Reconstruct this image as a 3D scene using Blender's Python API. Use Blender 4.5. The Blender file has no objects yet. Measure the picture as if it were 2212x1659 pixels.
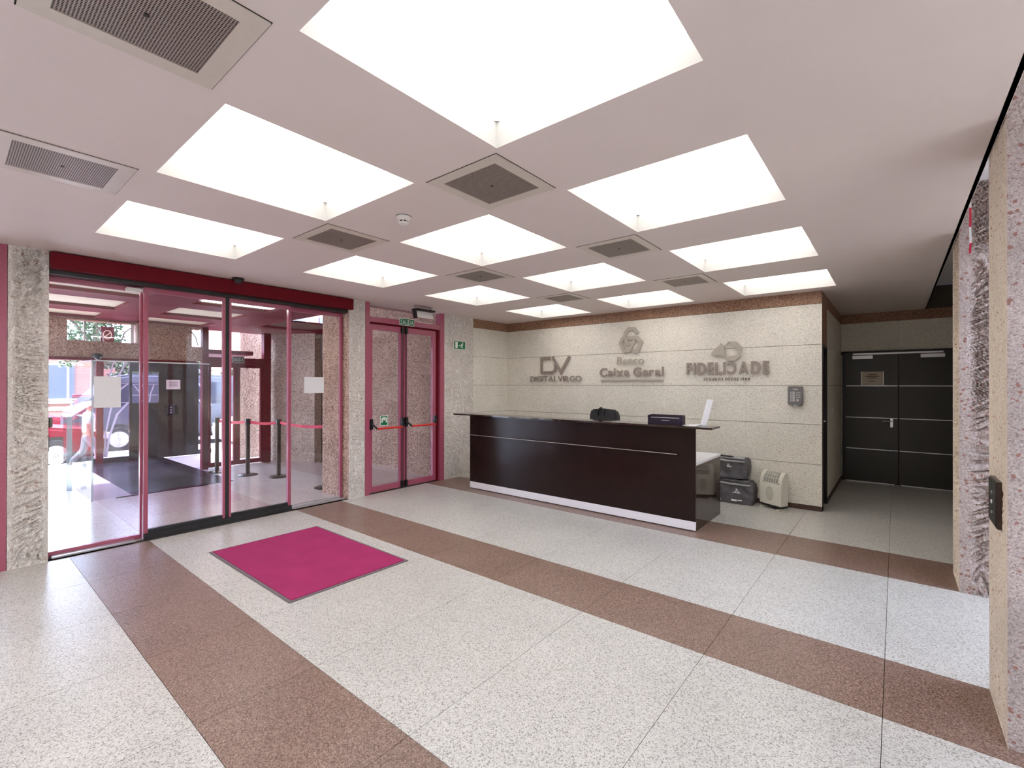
import bpy, bmesh, math, random
from mathutils import Matrix, Vector, noise
random.seed(7)
S = bpy.context.scene
C = S.collection

# ------------------------------------------------------------------ camera, world, sun, exposure
YAW, PIT, ROL, FPX, CAMZ = .6868, .0025, .0015, 1010.87, 1.594
cam_d = bpy.data.cameras.new('camera'); cam = bpy.data.objects.new('camera', cam_d); C.objects.link(cam)
fw = Vector((-math.sin(YAW), math.cos(YAW), 0)); rt = Vector((math.cos(YAW), math.sin(YAW), 0)); up = Vector((0, 0, 1))
f2 = fw*math.cos(PIT) + up*math.sin(PIT); u2 = up*math.cos(PIT) - fw*math.sin(PIT)
r3 = rt*math.cos(ROL) + u2*math.sin(ROL); u3 = u2*math.cos(ROL) - rt*math.sin(ROL)
cam.matrix_world = Matrix(((r3.x, u3.x, -f2.x, 0), (r3.y, u3.y, -f2.y, 0), (r3.z, u3.z, -f2.z, CAMZ), (0, 0, 0, 1)))
cam_d.sensor_width = 36; cam_d.lens = FPX/2212*36; cam_d.clip_start = .05; cam_d.clip_end = 300
S.camera = cam
W = bpy.data.worlds.new('sky'); S.world = W; W.use_nodes = True
bg = W.node_tree.nodes['Background']; bg.inputs[0].default_value = (.62, .73, 1.0, 1); bg.inputs[1].default_value = 13.0
sun_d = bpy.data.lights.new('sun', 'SUN'); sun_d.energy = 14.0; sun_d.angle = .02; sun_d.color = (1, .95, .88)
sun = bpy.data.objects.new('sun', sun_d); C.objects.link(sun); sun.location = (-5, -10, 20)
sun.rotation_euler = Vector((.18, .5, -.85)).to_track_quat('-Z', 'Y').to_euler()
PANEL_EMIT = 2.3
S.view_settings.view_transform = 'Standard'; S.view_settings.look = 'None'
S.view_settings.exposure = 0.42; S.view_settings.gamma = 1.0; S.view_settings.use_curve_mapping = False
S.cycles.use_denoising = True
S.cycles.max_bounces = 9; S.cycles.diffuse_bounces = 5; S.cycles.adaptive_threshold = .05; S.cycles.transparent_max_bounces = 24

# ------------------------------------------------------------------ materials
MATS = {}
def nodes(name):
    m = bpy.data.materials.new(name); m.use_nodes = True; MATS[name] = m
    nt = m.node_tree; return m, nt, nt.nodes['Principled BSDF']
def setp(b, col=None, rough=None, metal=None, spec=None, coat=None):
    if col is not None: b.inputs['Base Color'].default_value = (*col, 1)
    if rough is not None: b.inputs['Roughness'].default_value = rough
    if metal is not None: b.inputs['Metallic'].default_value = metal
    if spec is not None: b.inputs['Specular IOR Level'].default_value = spec
    if coat is not None: b.inputs['Coat Weight'].default_value = coat; b.inputs['Coat Roughness'].default_value = .06
def plain(name, col, rough=.5, metal=0, spec=.5, coat=0, var=.06, scale=30, bump=0):
    """plain surface with a little grain in colour and relief"""
    m, nt, b = nodes(name); setp(b, None, rough, metal, spec, coat)
    L = nt.links; g = nt.nodes.new('ShaderNodeNewGeometry')
    n = nt.nodes.new('ShaderNodeTexNoise'); n.inputs['Scale'].default_value = scale; n.inputs['Detail'].default_value = 3
    L.new(g.outputs['Position'], n.inputs['Vector'])
    r = nt.nodes.new('ShaderNodeValToRGB')
    r.color_ramp.elements[0].position = .3; r.color_ramp.elements[1].position = .7
    r.color_ramp.elements[0].color = (*[max(0, c*(1-var)) for c in col], 1)
    r.color_ramp.elements[1].color = (*[min(1, c*(1+var)) for c in col], 1)
    L.new(n.outputs['Fac'], r.inputs['Fac']); L.new(r.outputs['Color'], b.inputs['Base Color'])
    if bump:
        bp = nt.nodes.new('ShaderNodeBump'); bp.inputs['Strength'].default_value = .5; bp.inputs['Distance'].default_value = bump
        L.new(n.outputs['Fac'], bp.inputs['Height']); L.new(bp.outputs['Normal'], b.inputs['Normal'])
    return m
def speckle(name, stops, cell=.009, rough=.3, spec=.5, bump=0, blotch=.06, coat=0, big=None, lit_streak=None):
    """terrazzo / granite: random stone chips by Voronoi cell, stops = (threshold, colour)"""
    m, nt, b = nodes(name); setp(b, None, rough, 0, spec, coat)
    L = nt.links; g = nt.nodes.new('ShaderNodeNewGeometry')
    nz = nt.nodes.new('ShaderNodeTexNoise'); nz.inputs['Scale'].default_value = .7/cell; nz.inputs['Detail'].default_value = 1
    L.new(g.outputs['Position'], nz.inputs['Vector'])
    mx = nt.nodes.new('ShaderNodeVectorMath'); mx.operation = 'MULTIPLY_ADD'
    mx.inputs[1].default_value = (cell*1.6,)*3
    L.new(nz.outputs['Color'], mx.inputs[0]); L.new(g.outputs['Position'], mx.inputs[2])
    v = nt.nodes.new('ShaderNodeTexVoronoi'); v.inputs['Scale'].default_value = 1/cell
    L.new(mx.outputs[0], v.inputs['Vector'])
    sp = nt.nodes.new('ShaderNodeSeparateColor'); L.new(v.outputs['Color'], sp.inputs[0])
    r = nt.nodes.new('ShaderNodeValToRGB'); r.color_ramp.interpolation = 'CONSTANT'
    e = r.color_ramp.elements
    e[0].position = 0; e[0].color = (*stops[0][1], 1); e[1].position = stops[1][0]; e[1].color = (*stops[1][1], 1)
    for p, c in stops[2:]:
        q = e.new(p); q.color = (*c, 1)
    L.new(sp.outputs[0], r.inputs['Fac'])
    n2 = nt.nodes.new('ShaderNodeTexNoise'); n2.inputs['Scale'].default_value = 2.2; n2.inputs['Detail'].default_value = 4
    L.new(g.outputs['Position'], n2.inputs['Vector'])
    mp = nt.nodes.new('ShaderNodeMapRange'); mp.inputs[1].default_value = .3; mp.inputs[2].default_value = .7
    mp.inputs[3].default_value = 1-blotch; mp.inputs[4].default_value = 1+blotch
    L.new(n2.outputs['Fac'], mp.inputs[0])
    oi = nt.nodes.new('ShaderNodeObjectInfo')
    ma = nt.nodes.new('ShaderNodeMath'); ma.operation = 'MULTIPLY_ADD'; ma.inputs[1].default_value = .05; ma.inputs[2].default_value = -.025
    L.new(oi.outputs['Random'], ma.inputs[0])
    ad = nt.nodes.new('ShaderNodeMath'); ad.operation = 'ADD'; L.new(mp.outputs[0], ad.inputs[0]); L.new(ma.outputs[0], ad.inputs[1])
    mul = nt.nodes.new('ShaderNodeVectorMath'); mul.operation = 'SCALE'
    L.new(r.outputs['Color'], mul.inputs[0]); L.new(ad.outputs[0], mul.inputs['Scale'])
    col = mul.outputs[0]
    if big:   # sparse larger pebbles
        v2 = nt.nodes.new('ShaderNodeTexVoronoi'); v2.inputs['Scale'].default_value = 1/big[0]
        L.new(mx.outputs[0], v2.inputs['Vector'])
        s2 = nt.nodes.new('ShaderNodeSeparateColor'); L.new(v2.outputs['Color'], s2.inputs[0])
        lt = nt.nodes.new('ShaderNodeMath'); lt.operation = 'LESS_THAN'; lt.inputs[1].default_value = big[2]; L.new(s2.outputs[1], lt.inputs[0])
        d = nt.nodes.new('ShaderNodeMath'); d.operation = 'LESS_THAN'; d.inputs[1].default_value = .42; L.new(v2.outputs['Distance'], d.inputs[0])
        an = nt.nodes.new('ShaderNodeMath'); an.operation = 'MULTIPLY'; L.new(lt.outputs[0], an.inputs[0]); L.new(d.outputs[0], an.inputs[1])
        mixc = nt.nodes.new('ShaderNodeMix'); mixc.data_type = 'RGBA'
        L.new(an.outputs[0], mixc.inputs['Factor']); L.new(col, mixc.inputs['A']); mixc.inputs['B'].default_value = (*big[1], 1)
        col = mixc.outputs['Result']
    if lit_streak:   # pale strokes painted in as light catching the hammered relief
        mp2 = nt.nodes.new('ShaderNodeMapping'); mp2.inputs['Scale'].default_value = (38, 38, 12); mp2.inputs['Rotation'].default_value = (.35, .35, .2)
        L.new(g.outputs['Position'], mp2.inputs['Vector'])
        ns = nt.nodes.new('ShaderNodeTexNoise'); ns.inputs['Scale'].default_value = 1; ns.inputs['Detail'].default_value = 1; ns.inputs['Distortion'].default_value = .8
        L.new(mp2.outputs[0], ns.inputs['Vector'])
        rr = nt.nodes.new('ShaderNodeValToRGB'); ee = rr.color_ramp.elements; ee[0].position = .60; ee[0].color = (0, 0, 0, 1); ee[1].position = .66; ee[1].color = (1, 1, 1, 1)
        L.new(ns.outputs['Fac'], rr.inputs['Fac'])
        sc_ = nt.nodes.new('ShaderNodeMath'); sc_.operation = 'MULTIPLY'; sc_.inputs[1].default_value = lit_streak[0]; L.new(rr.outputs['Color'], sc_.inputs[0])
        mixs = nt.nodes.new('ShaderNodeMix'); mixs.data_type = 'RGBA'
        L.new(sc_.outputs[0], mixs.inputs['Factor']); L.new(col, mixs.inputs['A']); mixs.inputs['B'].default_value = (*lit_streak[1], 1); col = mixs.outputs['Result']
    L.new(col, b.inputs['Base Color'])
    if bump:
        n3 = nt.nodes.new('ShaderNodeTexNoise'); n3.inputs['Scale'].default_value = 55; n3.inputs['Detail'].default_value = 4
        L.new(g.outputs['Position'], n3.inputs['Vector'])
        bp = nt.nodes.new('ShaderNodeBump'); bp.inputs['Strength'].default_value = .8; bp.inputs['Distance'].default_value = bump
        L.new(n3.outputs['Fac'], bp.inputs['Height']); L.new(bp.outputs['Normal'], b.inputs['Normal'])
    return m
def glass(name, tint=(.97, .98, .98), f0=.04, rough=.0, body=None):
    """architectural pane: straight-through transmission plus a Schlick mirror reflection"""
    m = bpy.data.materials.new(name); m.use_nodes = True; MATS[name] = m
    nt = m.node_tree; nt.nodes.clear(); L = nt.links; N = nt.nodes.new
    g = N('ShaderNodeNewGeometry'); dt = N('ShaderNodeVectorMath'); dt.operation = 'DOT_PRODUCT'
    L.new(g.outputs['Incoming'], dt.inputs[0]); L.new(g.outputs['Normal'], dt.inputs[1])
    ab = N('ShaderNodeMath'); ab.operation = 'ABSOLUTE'; L.new(dt.outputs['Value'], ab.inputs[0])
    om = N('ShaderNodeMath'); om.operation = 'SUBTRACT'; om.inputs[0].default_value = 1; L.new(ab.outputs[0], om.inputs[1])
    pw = N('ShaderNodeMath'); pw.operation = 'POWER'; pw.inputs[1].default_value = 5; L.new(om.outputs[0], pw.inputs[0])
    ml = N('ShaderNodeMath'); ml.operation = 'MULTIPLY_ADD'; ml.inputs[1].default_value = 1-f0; ml.inputs[2].default_value = f0; L.new(pw.outputs[0], ml.inputs[0])
    tr = N('ShaderNodeBsdfTransparent'); tr.inputs[0].default_value = (*tint, 1)
    gl = N('ShaderNodeBsdfGlossy'); gl.inputs['Roughness'].default_value = rough
    mx = N('ShaderNodeMixShader'); L.new(ml.outputs[0], mx.inputs[0]); L.new(gl.outputs[0], mx.inputs[2])
    src = tr.outputs[0]
    if body:
        df = N('ShaderNodeBsdfDiffuse'); df.inputs[0].default_value = (*body[1], 1)
        m2 = N('ShaderNodeMixShader'); m2.inputs[0].default_value = body[0]; L.new(tr.outputs[0], m2.inputs[1]); L.new(df.outputs[0], m2.inputs[2]); src = m2.outputs[0]
    L.new(src, mx.inputs[1])
    o = N('ShaderNodeOutputMaterial'); L.new(mx.outputs[0], o.inputs[0]); return m
def emit(name, col, s):
    m = bpy.data.materials.new(name); m.use_nodes = True; MATS[name] = m
    nt = m.node_tree; b = nt.nodes['Principled BSDF']; setp(b, (.8, .8, .8), .5)
    b.inputs['Emission Color'].default_value = (*col, 1); b.inputs['Emission Strength'].default_value = s; return m
def brickmat(name, c1, c2, mortar, w=.24, h=.07):
    m, nt, b = nodes(name); setp(b, None, .85); L = nt.links
    g = nt.nodes.new('ShaderNodeNewGeometry'); sx = nt.nodes.new('ShaderNodeSeparateXYZ'); cx = nt.nodes.new('ShaderNodeCombineXYZ')
    L.new(g.outputs['Position'], sx.inputs[0]); L.new(sx.outputs['Y'], cx.inputs['X']); L.new(sx.outputs['Z'], cx.inputs['Y'])
    t = nt.nodes.new('ShaderNodeTexBrick'); L.new(cx.outputs[0], t.inputs['Vector'])
    t.inputs['Color1'].default_value = (*c1, 1); t.inputs['Color2'].default_value = (*c2, 1); t.inputs['Mortar'].default_value = (*mortar, 1)
    t.inputs['Scale'].default_value = 1; t.inputs['Brick Width'].default_value = w; t.inputs['Row Height'].default_value = h; t.inputs['Mortar Size'].default_value = .006
    L.new(t.outputs['Color'], b.inputs['Base Color']); return m

speckle('terrazzo_beige', [(0, (.25, .235, .215)), (.09, (.37, .355, .325)), (.20, (.53, .51, .475)), (.42, (.61, .595, .555)), (.75, (.68, .665, .625))], .0050, .33, .6, blotch=.04)
speckle('terrazzo_brown', [(0, (.125, .072, .053)), (.22, (.20, .122, .092)), (.5, (.275, .18, .142)), (.8, (.36, .25, .20))], .0050, .33, .6, blotch=.08)
speckle('terrazzo_pink', [(0, (.46, .38, .37)), (.3, (.58, .48, .47)), (.7, (.64, .54, .52))], .0085, .22, .45, blotch=.04)
speckle('terrazzo_grey', [(0, (.52, .48, .47)), (.3, (.64, .60, .58)), (.7, (.70, .66, .64))], .0085, .22, .45, blotch=.04)
speckle('granite_pale', [(0, (.48, .44, .38)), (.07, (.64, .60, .52)), (.22, (.76, .72, .63)), (.55, (.82, .79, .70)), (.8, (.87, .84, .76))], .0062, .5, .35, blotch=.05)
speckle('granite_brown', [(0, (.18, .09, .055)), (.3, (.30, .165, .10)), (.6, (.38, .22, .14)), (.85, (.46, .28, .19))], .0085, .45, .35, blotch=.06)
speckle('stone_rough', [(0, (.46, .41, .375)), (.12, (.60, .555, .515)), (.30, (.68, .635, .595)), (.65, (.73, .69, .65)), (.88, (.78, .75, .71))], .0065, .85, .3, bump=.012, blotch=.12, big=(.030, (.50, .38, .33), .06), lit_streak=(.75, (.90, .87, .83)))
speckle('stone_pink', [(0, (.31, .24, .22)), (.15, (.42, .34, .31)), (.5, (.48, .40, .37)), (.85, (.54, .47, .43))], .0055, .85, .3, bump=.014, blotch=.16, big=(.024, (.31, .16, .13), .13))
speckle('stone_warm', [(0, (.54, .45, .35)), (.10, (.66, .57, .45)), (.4, (.73, .64, .52)), (.8, (.78, .70, .58))], .005, .7, .3, bump=.004, blotch=.08, big=(.018, (.46, .26, .19), .11))
speckle('stone_tan', [(0, (.30, .22, .17)), (.2, (.46, .36, .29)), (.45, (.60, .49, .41)), (.75, (.68, .57, .49))], .012, .9, .25, bump=.012, blotch=.1)
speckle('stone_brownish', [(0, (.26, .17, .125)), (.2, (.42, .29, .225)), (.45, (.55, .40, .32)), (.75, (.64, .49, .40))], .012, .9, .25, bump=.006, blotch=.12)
plain('grout', (.10, .085, .07), .9)
plain('ceiling_paint', (.73, .635, .60), .6, var=.015, scale=3)
plain('coffer_white', (.57, .56, .54), .5, var=.01, scale=5)
plain('vent_metal', (.62, .55, .48), .35, spec=.5, var=.02)
plain('grille_metal', (.40, .335, .30), .4, metal=.3, var=.04)
plain('black', (.012, .012, .014), .35, var=.2)
plain('rubber', (.02, .02, .022), .6, var=.2)
plain('dark_void', (.015, .012, .012), .9)
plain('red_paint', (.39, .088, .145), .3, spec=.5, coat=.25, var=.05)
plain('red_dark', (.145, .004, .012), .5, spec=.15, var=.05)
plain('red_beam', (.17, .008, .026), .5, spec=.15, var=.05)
plain('wenge_gloss', (.030, .014, .011), .07, spec=.6, var=.2, scale=8)
plain('mat_carpet', (.37, .036, .13), .95, spec=.1, var=.07, scale=5, bump=.004)
plain('mat_border', (.17, .14, .15), .7)
plain('wenge', (.017, .007, .006), .2, spec=.25, var=.1, scale=8)
plain('white_laminate', (.80, .80, .82), .3, var=.01)
plain('kick_metal', (.88, .86, .90), .35, metal=0, var=.02)
plain('steel', (.62, .62, .63), .25, metal=1, var=.03)
plain('alu', (.66, .66, .68), .35, metal=.9, var=.03)
plain('letter_metal', (.33, .275, .245), .4, metal=.25, var=.03)
plain('letter_light', (.46, .42, .36), .4, metal=.25, var=.03)
plain('letter_dark', (.12, .08, .06), .5)
plain('door_black', (.030, .028, .024), .35, var=.08)
plain('paper', (.82, .82, .84), .7, var=.01)
plain('paper_cream', (.66, .58, .47), .7, var=.02)
plain('ink', (.08, .06, .05), .7)
plain('green_sign', (.0, .16, .06), .4, var=.03)
plain('sign_white', (.85, .90, .85), .4, var=.01)
plain('bar_red', (.75, .03, .02), .35, coat=.3, var=.03)
plain('belt_red', (.62, .02, .06), .6, var=.05)
plain('post_brown', (.05, .03, .022), .3, metal=.4, var=.1)
plain('heater_cream', (.74, .72, .62), .4, var=.015)
plain('heater_grey', (.30, .29, .26), .5)
plain('bag_grey', (.12, .115, .125), .75, var=.3, scale=9, bump=.01)
plain('bag_light', (.36, .37, .36), .7, var=.1)
plain('intercom_grey', (.17, .165, .165), .4, var=.03)
plain('key_pale', (.55, .54, .52), .5)
plain('plastic_white', (.80, .77, .74), .45, var=.01)
plain('purple_card', (.012, .006, .024), .4, var=.3, scale=14)
plain('vest_cream', (.80, .70, .54), .6, var=.02)
plain('dark_floor', (.018, .017, .026), .2, var=.1)
plain('dark_panel', (.010, .005, .006), .15, spec=.3, var=.2)
plain('etch', (.72, .72, .80), .7, var=.02)
plain('asphalt', (.20, .20, .21), .9, var=.1)
plain('pavement', (.62, .58, .56), .85, var=.06, scale=4)
plain('stucco', (.42, .25, .21), .9, var=.03)
plain('bld_white', (.82, .82, .85), .6, var=.02)
plain('shutter', (.10, .09, .13), .6)
plain('win_dark', (.10, .11, .13), .15)
plain('car_red', (.17, .0005, .016), .4, spec=.2, coat=.0, var=.02)
plain('car_white', (.5, .5, .54), .2, coat=.3, var=.02)
plain('car_grey', (.06, .06, .08), .3, coat=.1, var=.02)
plain('car_glass', (.03, .03, .045), .05)
plain('tyre', (.02, .02, .022), .8)
plain('leaf', (.045, .075, .03), .6, var=.4, scale=3)
plain('bark', (.12, .085, .06), .9, var=.2)
plain('skin', (.48, .27, .19), .6, var=.05)
plain('shirt', (.80, .80, .86), .8, var=.03)
plain('trousers', (.30, .30, .36), .8, var=.06)
plain('hair', (.03, .02, .016), .6, var=.2)
plain('sign_red', (.09, .012, .014), .5)
plain('trim_brown', (.07, .032, .024), .45, var=.1)
glass('glass_clear', f0=.035); glass('glass_tinted', (.78, .73, .80), .03); glass('glass_edge', (.62, .70, .72), .06, body=(.35, (.7, .76, .8)))
emit('light_panel', (1, .965, .92), PANEL_EMIT); emit('strip_light', (1, .97, .93), 22)
brickmat('brick_pink', (.30, .115, .08), (.36, .15, .105), (.34, .22, .18))
M = MATS

# ------------------------------------------------------------------ geometry helpers
WP = {}          # world position of every object (no rotations while building)
class MB:
    def __init__(s): s.v = []; s.f = []
    def add(s, vs, fs):
        o = len(s.v); s.v += [tuple(p) for p in vs]; s.f += [tuple(i+o for i in f) for f in fs]; return s
    def box(s, x0, x1, y0, y1, z0, z1):
        if x0 > x1: x0, x1 = x1, x0
        if y0 > y1: y0, y1 = y1, y0
        return s.add([(x0, y0, z0), (x1, y0, z0), (x1, y1, z0), (x0, y1, z0), (x0, y0, z1), (x1, y0, z1), (x1, y1, z1), (x0, y1, z1)],
                     [(0, 3, 2, 1), (4, 5, 6, 7), (0, 1, 5, 4), (1, 2, 6, 5), (2, 3, 7, 6), (3, 0, 4, 7)])
    def tube(s, pts, r, n=10, caps=True):
        pts = [Vector(p) for p in pts]; rr = r if isinstance(r, (list, tuple)) else [r]*len(pts)
        o = len(s.v); prev = None
        for i, p in enumerate(pts):
            d = (pts[min(i+1, len(pts)-1)] - pts[max(i-1, 0)]).normalized()
            a = prev if prev is not None else (Vector((0, 0, 1)) if abs(d.z) < .9 else Vector((1, 0, 0)))
            a = (a - d*a.dot(d)).normalized(); prev = a; b = d.cross(a)
            for k in range(n):
                t = 2*math.pi*k/n; q = p + (a*math.cos(t) + b*math.sin(t))*rr[i]; s.v.append(tuple(q))
        for i in range(len(pts)-1):
            for k in range(n):
                s.f.append((o+i*n+k, o+i*n+(k+1) % n, o+(i+1)*n+(k+1) % n, o+(i+1)*n+k))
        if caps:
            s.f.append(tuple(o+k for k in reversed(range(n)))); s.f.append(tuple(o+(len(pts)-1)*n+k for k in range(n)))
        return s
    def lathe(s, prof, c=(0, 0, 0), n=24, axis='z'):
        """prof: (radius, height) pairs"""
        o = len(s.v)
        for r, h in prof:
            for k in range(n):
                t = 2*math.pi*k/n; a, b = r*math.cos(t), r*math.sin(t)
                p = (a, b, h) if axis == 'z' else ((h, a, b) if axis == 'x' else (b, h, a))
                s.v.append((p[0]+c[0], p[1]+c[1], p[2]+c[2]))
        for i in range(len(prof)-1):
            for k in range(n):
                s.f.append((o+i*n+k, o+i*n+(k+1) % n, o+(i+1)*n+(k+1) % n, o+(i+1)*n+k))
        s.f.append(tuple(o+k for k in reversed(range(n)))); s.f.append(tuple(o+(len(prof)-1)*n+k for k in range(n)))
        return s
    def prism(s, poly, fn, d0, d1):
        """poly in 2D, fn(a, b, d) -> 3D"""
        n = len(poly); vs = [fn(a, b, d0) for a, b in poly] + [fn(a, b, d1) for a, b in poly]
        fs = [tuple(range(n)), tuple(range(2*n-1, n-1, -1))] + [(i, i+n, (i+1) % n+n, (i+1) % n) for i in range(n)]
        return s.add(vs, fs)
    def stroke(s, pts, w, fn, d0, d1):
        """a thick mitred line"""
        n = len(pts); P = [Vector(p) for p in pts]; l = []; r = []
        for i in range(n):
            d1_ = (P[i]-P[i-1]).normalized() if i else (P[1]-P[0]).normalized()
            d2_ = (P[i+1]-P[i]).normalized() if i < n-1 else d1_
            t = (d1_+d2_).normalized(); nn = Vector((-t.y, t.x)); k = w/2/max(.5, nn.dot(Vector((-d1_.y, d1_.x))))
            l.append(P[i]+nn*k); r.append(P[i]-nn*k)
        for i in range(n-1):
            s.prism([tuple(l[i]), tuple(l[i+1]), tuple(r[i+1]), tuple(r[i])], fn, d0, d1)
        return s
    def build(s, name, mat, parent=None, bevel=0, seg=2, smooth=False):
        lo = [min(v[i] for v in s.v) for i in range(3)]; hi = [max(v[i] for v in s.v) for i in range(3)]
        c = Vector(((lo[0]+hi[0])/2, (lo[1]+hi[1])/2, lo[2] if parent is None else (lo[2]+hi[2])/2))
        me = bpy.data.meshes.new(name); me.from_pydata([tuple(Vector(v)-c) for v in s.v], [], s.f)
        bm = bmesh.new(); bm.from_mesh(me); bmesh.ops.recalc_face_normals(bm, faces=bm.faces)
        if bevel: bmesh.ops.bevel(bm, geom=bm.edges[:], offset=bevel, segments=seg, affect='EDGES', clamp_overlap=True)
        bm.to_mesh(me); bm.free()
        if smooth:
            me.polygons.foreach_set('use_smooth', [True]*len(me.polygons))
            try: me.set_sharp_from_angle(angle=math.radians(35))
            except Exception: pass
        me.materials.append(M[mat] if isinstance(mat, str) else mat)
        return link(name, me, c, parent)
def link(name, me, c, parent=None):
    o = bpy.data.objects.new(name, me); C.objects.link(o); o.location = c; WP[o.name] = Vector(c)
    if parent is not None:
        o.parent = parent; o.matrix_parent_inverse = Matrix.Translation(-WP[parent.name])
    return o
def box(name, x0, x1, y0, y1, z0, z1, mat, parent=None, bevel=0):
    return MB().box(x0, x1, y0, y1, z0, z1).build(name, mat, parent, bevel)
def tag(o, label, cat, group=None):
    o['label'] = label; o['category'] = cat
    if group: o['group'] = group
    return o
def struct(o, label=None):
    o['kind'] = 'structure'
    if label: o['label'] = label
    return o
def thing(name, label, cat, loc=(0, 0, 0), group=None):
    o = bpy.data.objects.new(name, None); C.objects.link(o); o.location = loc; WP[o.name] = Vector(loc); o.empty_display_size = .1
    return tag(o, label, cat, group)
def root(name, loc=(0, 0, 0), label=None):
    o = bpy.data.objects.new(name, None); C.objects.link(o); o.location = loc; WP[o.name] = Vector(loc); o.empty_display_size = .1
    return struct(o, label)
def dup(o, loc, label=None, parent=None):
    c = o.copy(); C.objects.link(c)
    if parent is None: c.location = loc
    else:
        mi = o.matrix_parent_inverse.copy(); c.parent = parent; c.matrix_parent_inverse = mi
    if label: c['label'] = label
    for ch in o.children: dup(ch, None, None, c)
    return c
_glyph = {}
def glyph(ch, bold):
    k = (ch, bold)
    if k not in _glyph:
        cu = bpy.data.curves.new('t', 'FONT'); cu.body = ch; cu.size = 1; cu.extrude = .5; cu.offset = bold; cu.resolution_u = 4
        ob = bpy.data.objects.new('t', cu); C.objects.link(ob)
        me = bpy.data.meshes.new_from_object(ob.evaluated_get(bpy.context.evaluated_depsgraph_get()))
        vs = [tuple(v.co) for v in me.vertices]; fs = [tuple(p.vertices) for p in me.polygons]
        bpy.data.objects.remove(ob); bpy.data.curves.remove(cu); bpy.data.meshes.remove(me)
        x0 = min(v[0] for v in vs); x1 = max(v[0] for v in vs)
        _glyph[k] = ([(v[0]-x0, v[1], v[2]) for v in vs], fs, x1-x0, max(v[1] for v in vs))
    return _glyph[k]
def lettering(txt, a0, a1, b0, h, fn, depth, mat, parent, bold=0, gap=.10, flip=(), each=True, part='letter'):
    """capital height h; fitted between a0 and a1 along the surface, baseline b0; fn(a, b, d) -> 3D"""
    caps = .695; xs = []; x = 0
    for ch in txt:
        if ch == ' ': x += .32; xs.append(None); continue
        g = glyph(ch, bold); xs.append(x); x += g[2]+gap
    sx = (a1-a0)/(x-gap); sy = h/caps; mb = MB(); out = []
    for i, ch in enumerate(txt):
        if xs[i] is None: continue
        vs, fs, w, _ = glyph(ch, bold); m = MB() if each else mb
        if i in flip: vs = [(w-v[0], v[1], v[2]) for v in vs]
        m.add([fn(a0+(xs[i]+v[0])*sx, b0+v[1]*sy, (v[2]+.5)*depth) for v in vs], fs)
        if each: out.append(m.build(part, mat, parent))
    if not each: out = mb.build(part, mat, parent)
    return out
def grid_rows(lo, hi, step): 
    n = max(1, round((hi-lo)/step)); return [lo+(hi-lo)*i/n for i in range(n+1)]

HC = 2.794; XG = -5.9; YB = 7.05; XR = .38
# ------------------------------------------------------------------ floor: terrazzo panels with thin joints
fl = struct(box('floor', XG-.15, 3.3, -4.6, 9.9, -.12, -.018, 'grout'), 'polished terrazzo floor of beige fields and brown bands')
bands = [(-3.5, -2.9), (-1.4, -.77), (.755, 1.35), (2.87, 3.495), (5.0, 5.735)]
ys = [-4.6]
for a, b in bands: ys += [a, b]
ys.append(9.9)
xs = [-5.9] + [-.05-.83*k for k in range(6, -4, -1)] + [3.3]; xs = [x for i, x in enumerate(xs) if i == 0 or x-xs[i-1] > .2]
J = .0014
_cache = {}
for r in range(len(ys)-1):
    mat = 'terrazzo_brown' if r % 2 else 'terrazzo_beige'
    for k in range(len(xs)-1):
        x0, x1, y0, y1 = xs[k]+J, xs[k+1]-J, ys[r]+J, ys[r+1]-J
        if r >= 10 and ys[r] > 6.9 and (xs[k+1] < -1.4 or xs[k] > 1.4): continue
        key = (round(x1-x0, 3), round(y1-y0, 3), mat)
        if key in _cache: link('floor_panel', _cache[key], ((x0+x1)/2, (y0+y1)/2, -.009), fl)
        else: _cache[key] = box('floor_panel', x0, x1, y0, y1, -.018, 0, mat, fl).data
# ------------------------------------------------------------------ ceiling with coffer openings
PX, PY, CX0, CY0, CS = 1.6632, 1.6723, -1.5626, .7658, 1.0136
coffers = [(c, r) for c in range(3) for r in range(-3, 4)]
def crect(c, r): x = CX0-c*PX; y = CY0+r*PY; return x, x+CS, y, y+CS
bx = sorted({XG-.2, .377} | {v for c in range(3) for v in crect(c, 0)[:2]})
by = sorted({-4.6, 9.9} | {v for r in range(-3, 4) for v in crect(0, r)[2:]})
holes = [crect(*q) for q in coffers]
mb = MB()
for i in range(len(bx)-1):
    for j in range(len(by)-1):
        mx, my = (bx[i]+bx[i+1])/2, (by[j]+by[j+1])/2
        if any(h[0] < mx < h[1] and h[2] < my < h[3] for h in holes): continue
        mb.box(bx[i], bx[i+1], by[j], by[j+1], HC, HC+.002)
ceil_o = struct(mb.build('ceiling', 'ceiling_paint'), 'pinkish plaster ceiling with square openings for the light coffers')
mb = MB().box(XG-.4, .377, -4.6, 9.9, 3.14, 3.2); struct(mb.build('ceiling_slab', 'ceiling_paint'))
struct(box('ceiling_edge', .357, .379, -4.6, 9.9, HC, 3.2, 'ceiling_paint'), 'edge of the lowered ceiling along the columns')
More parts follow.
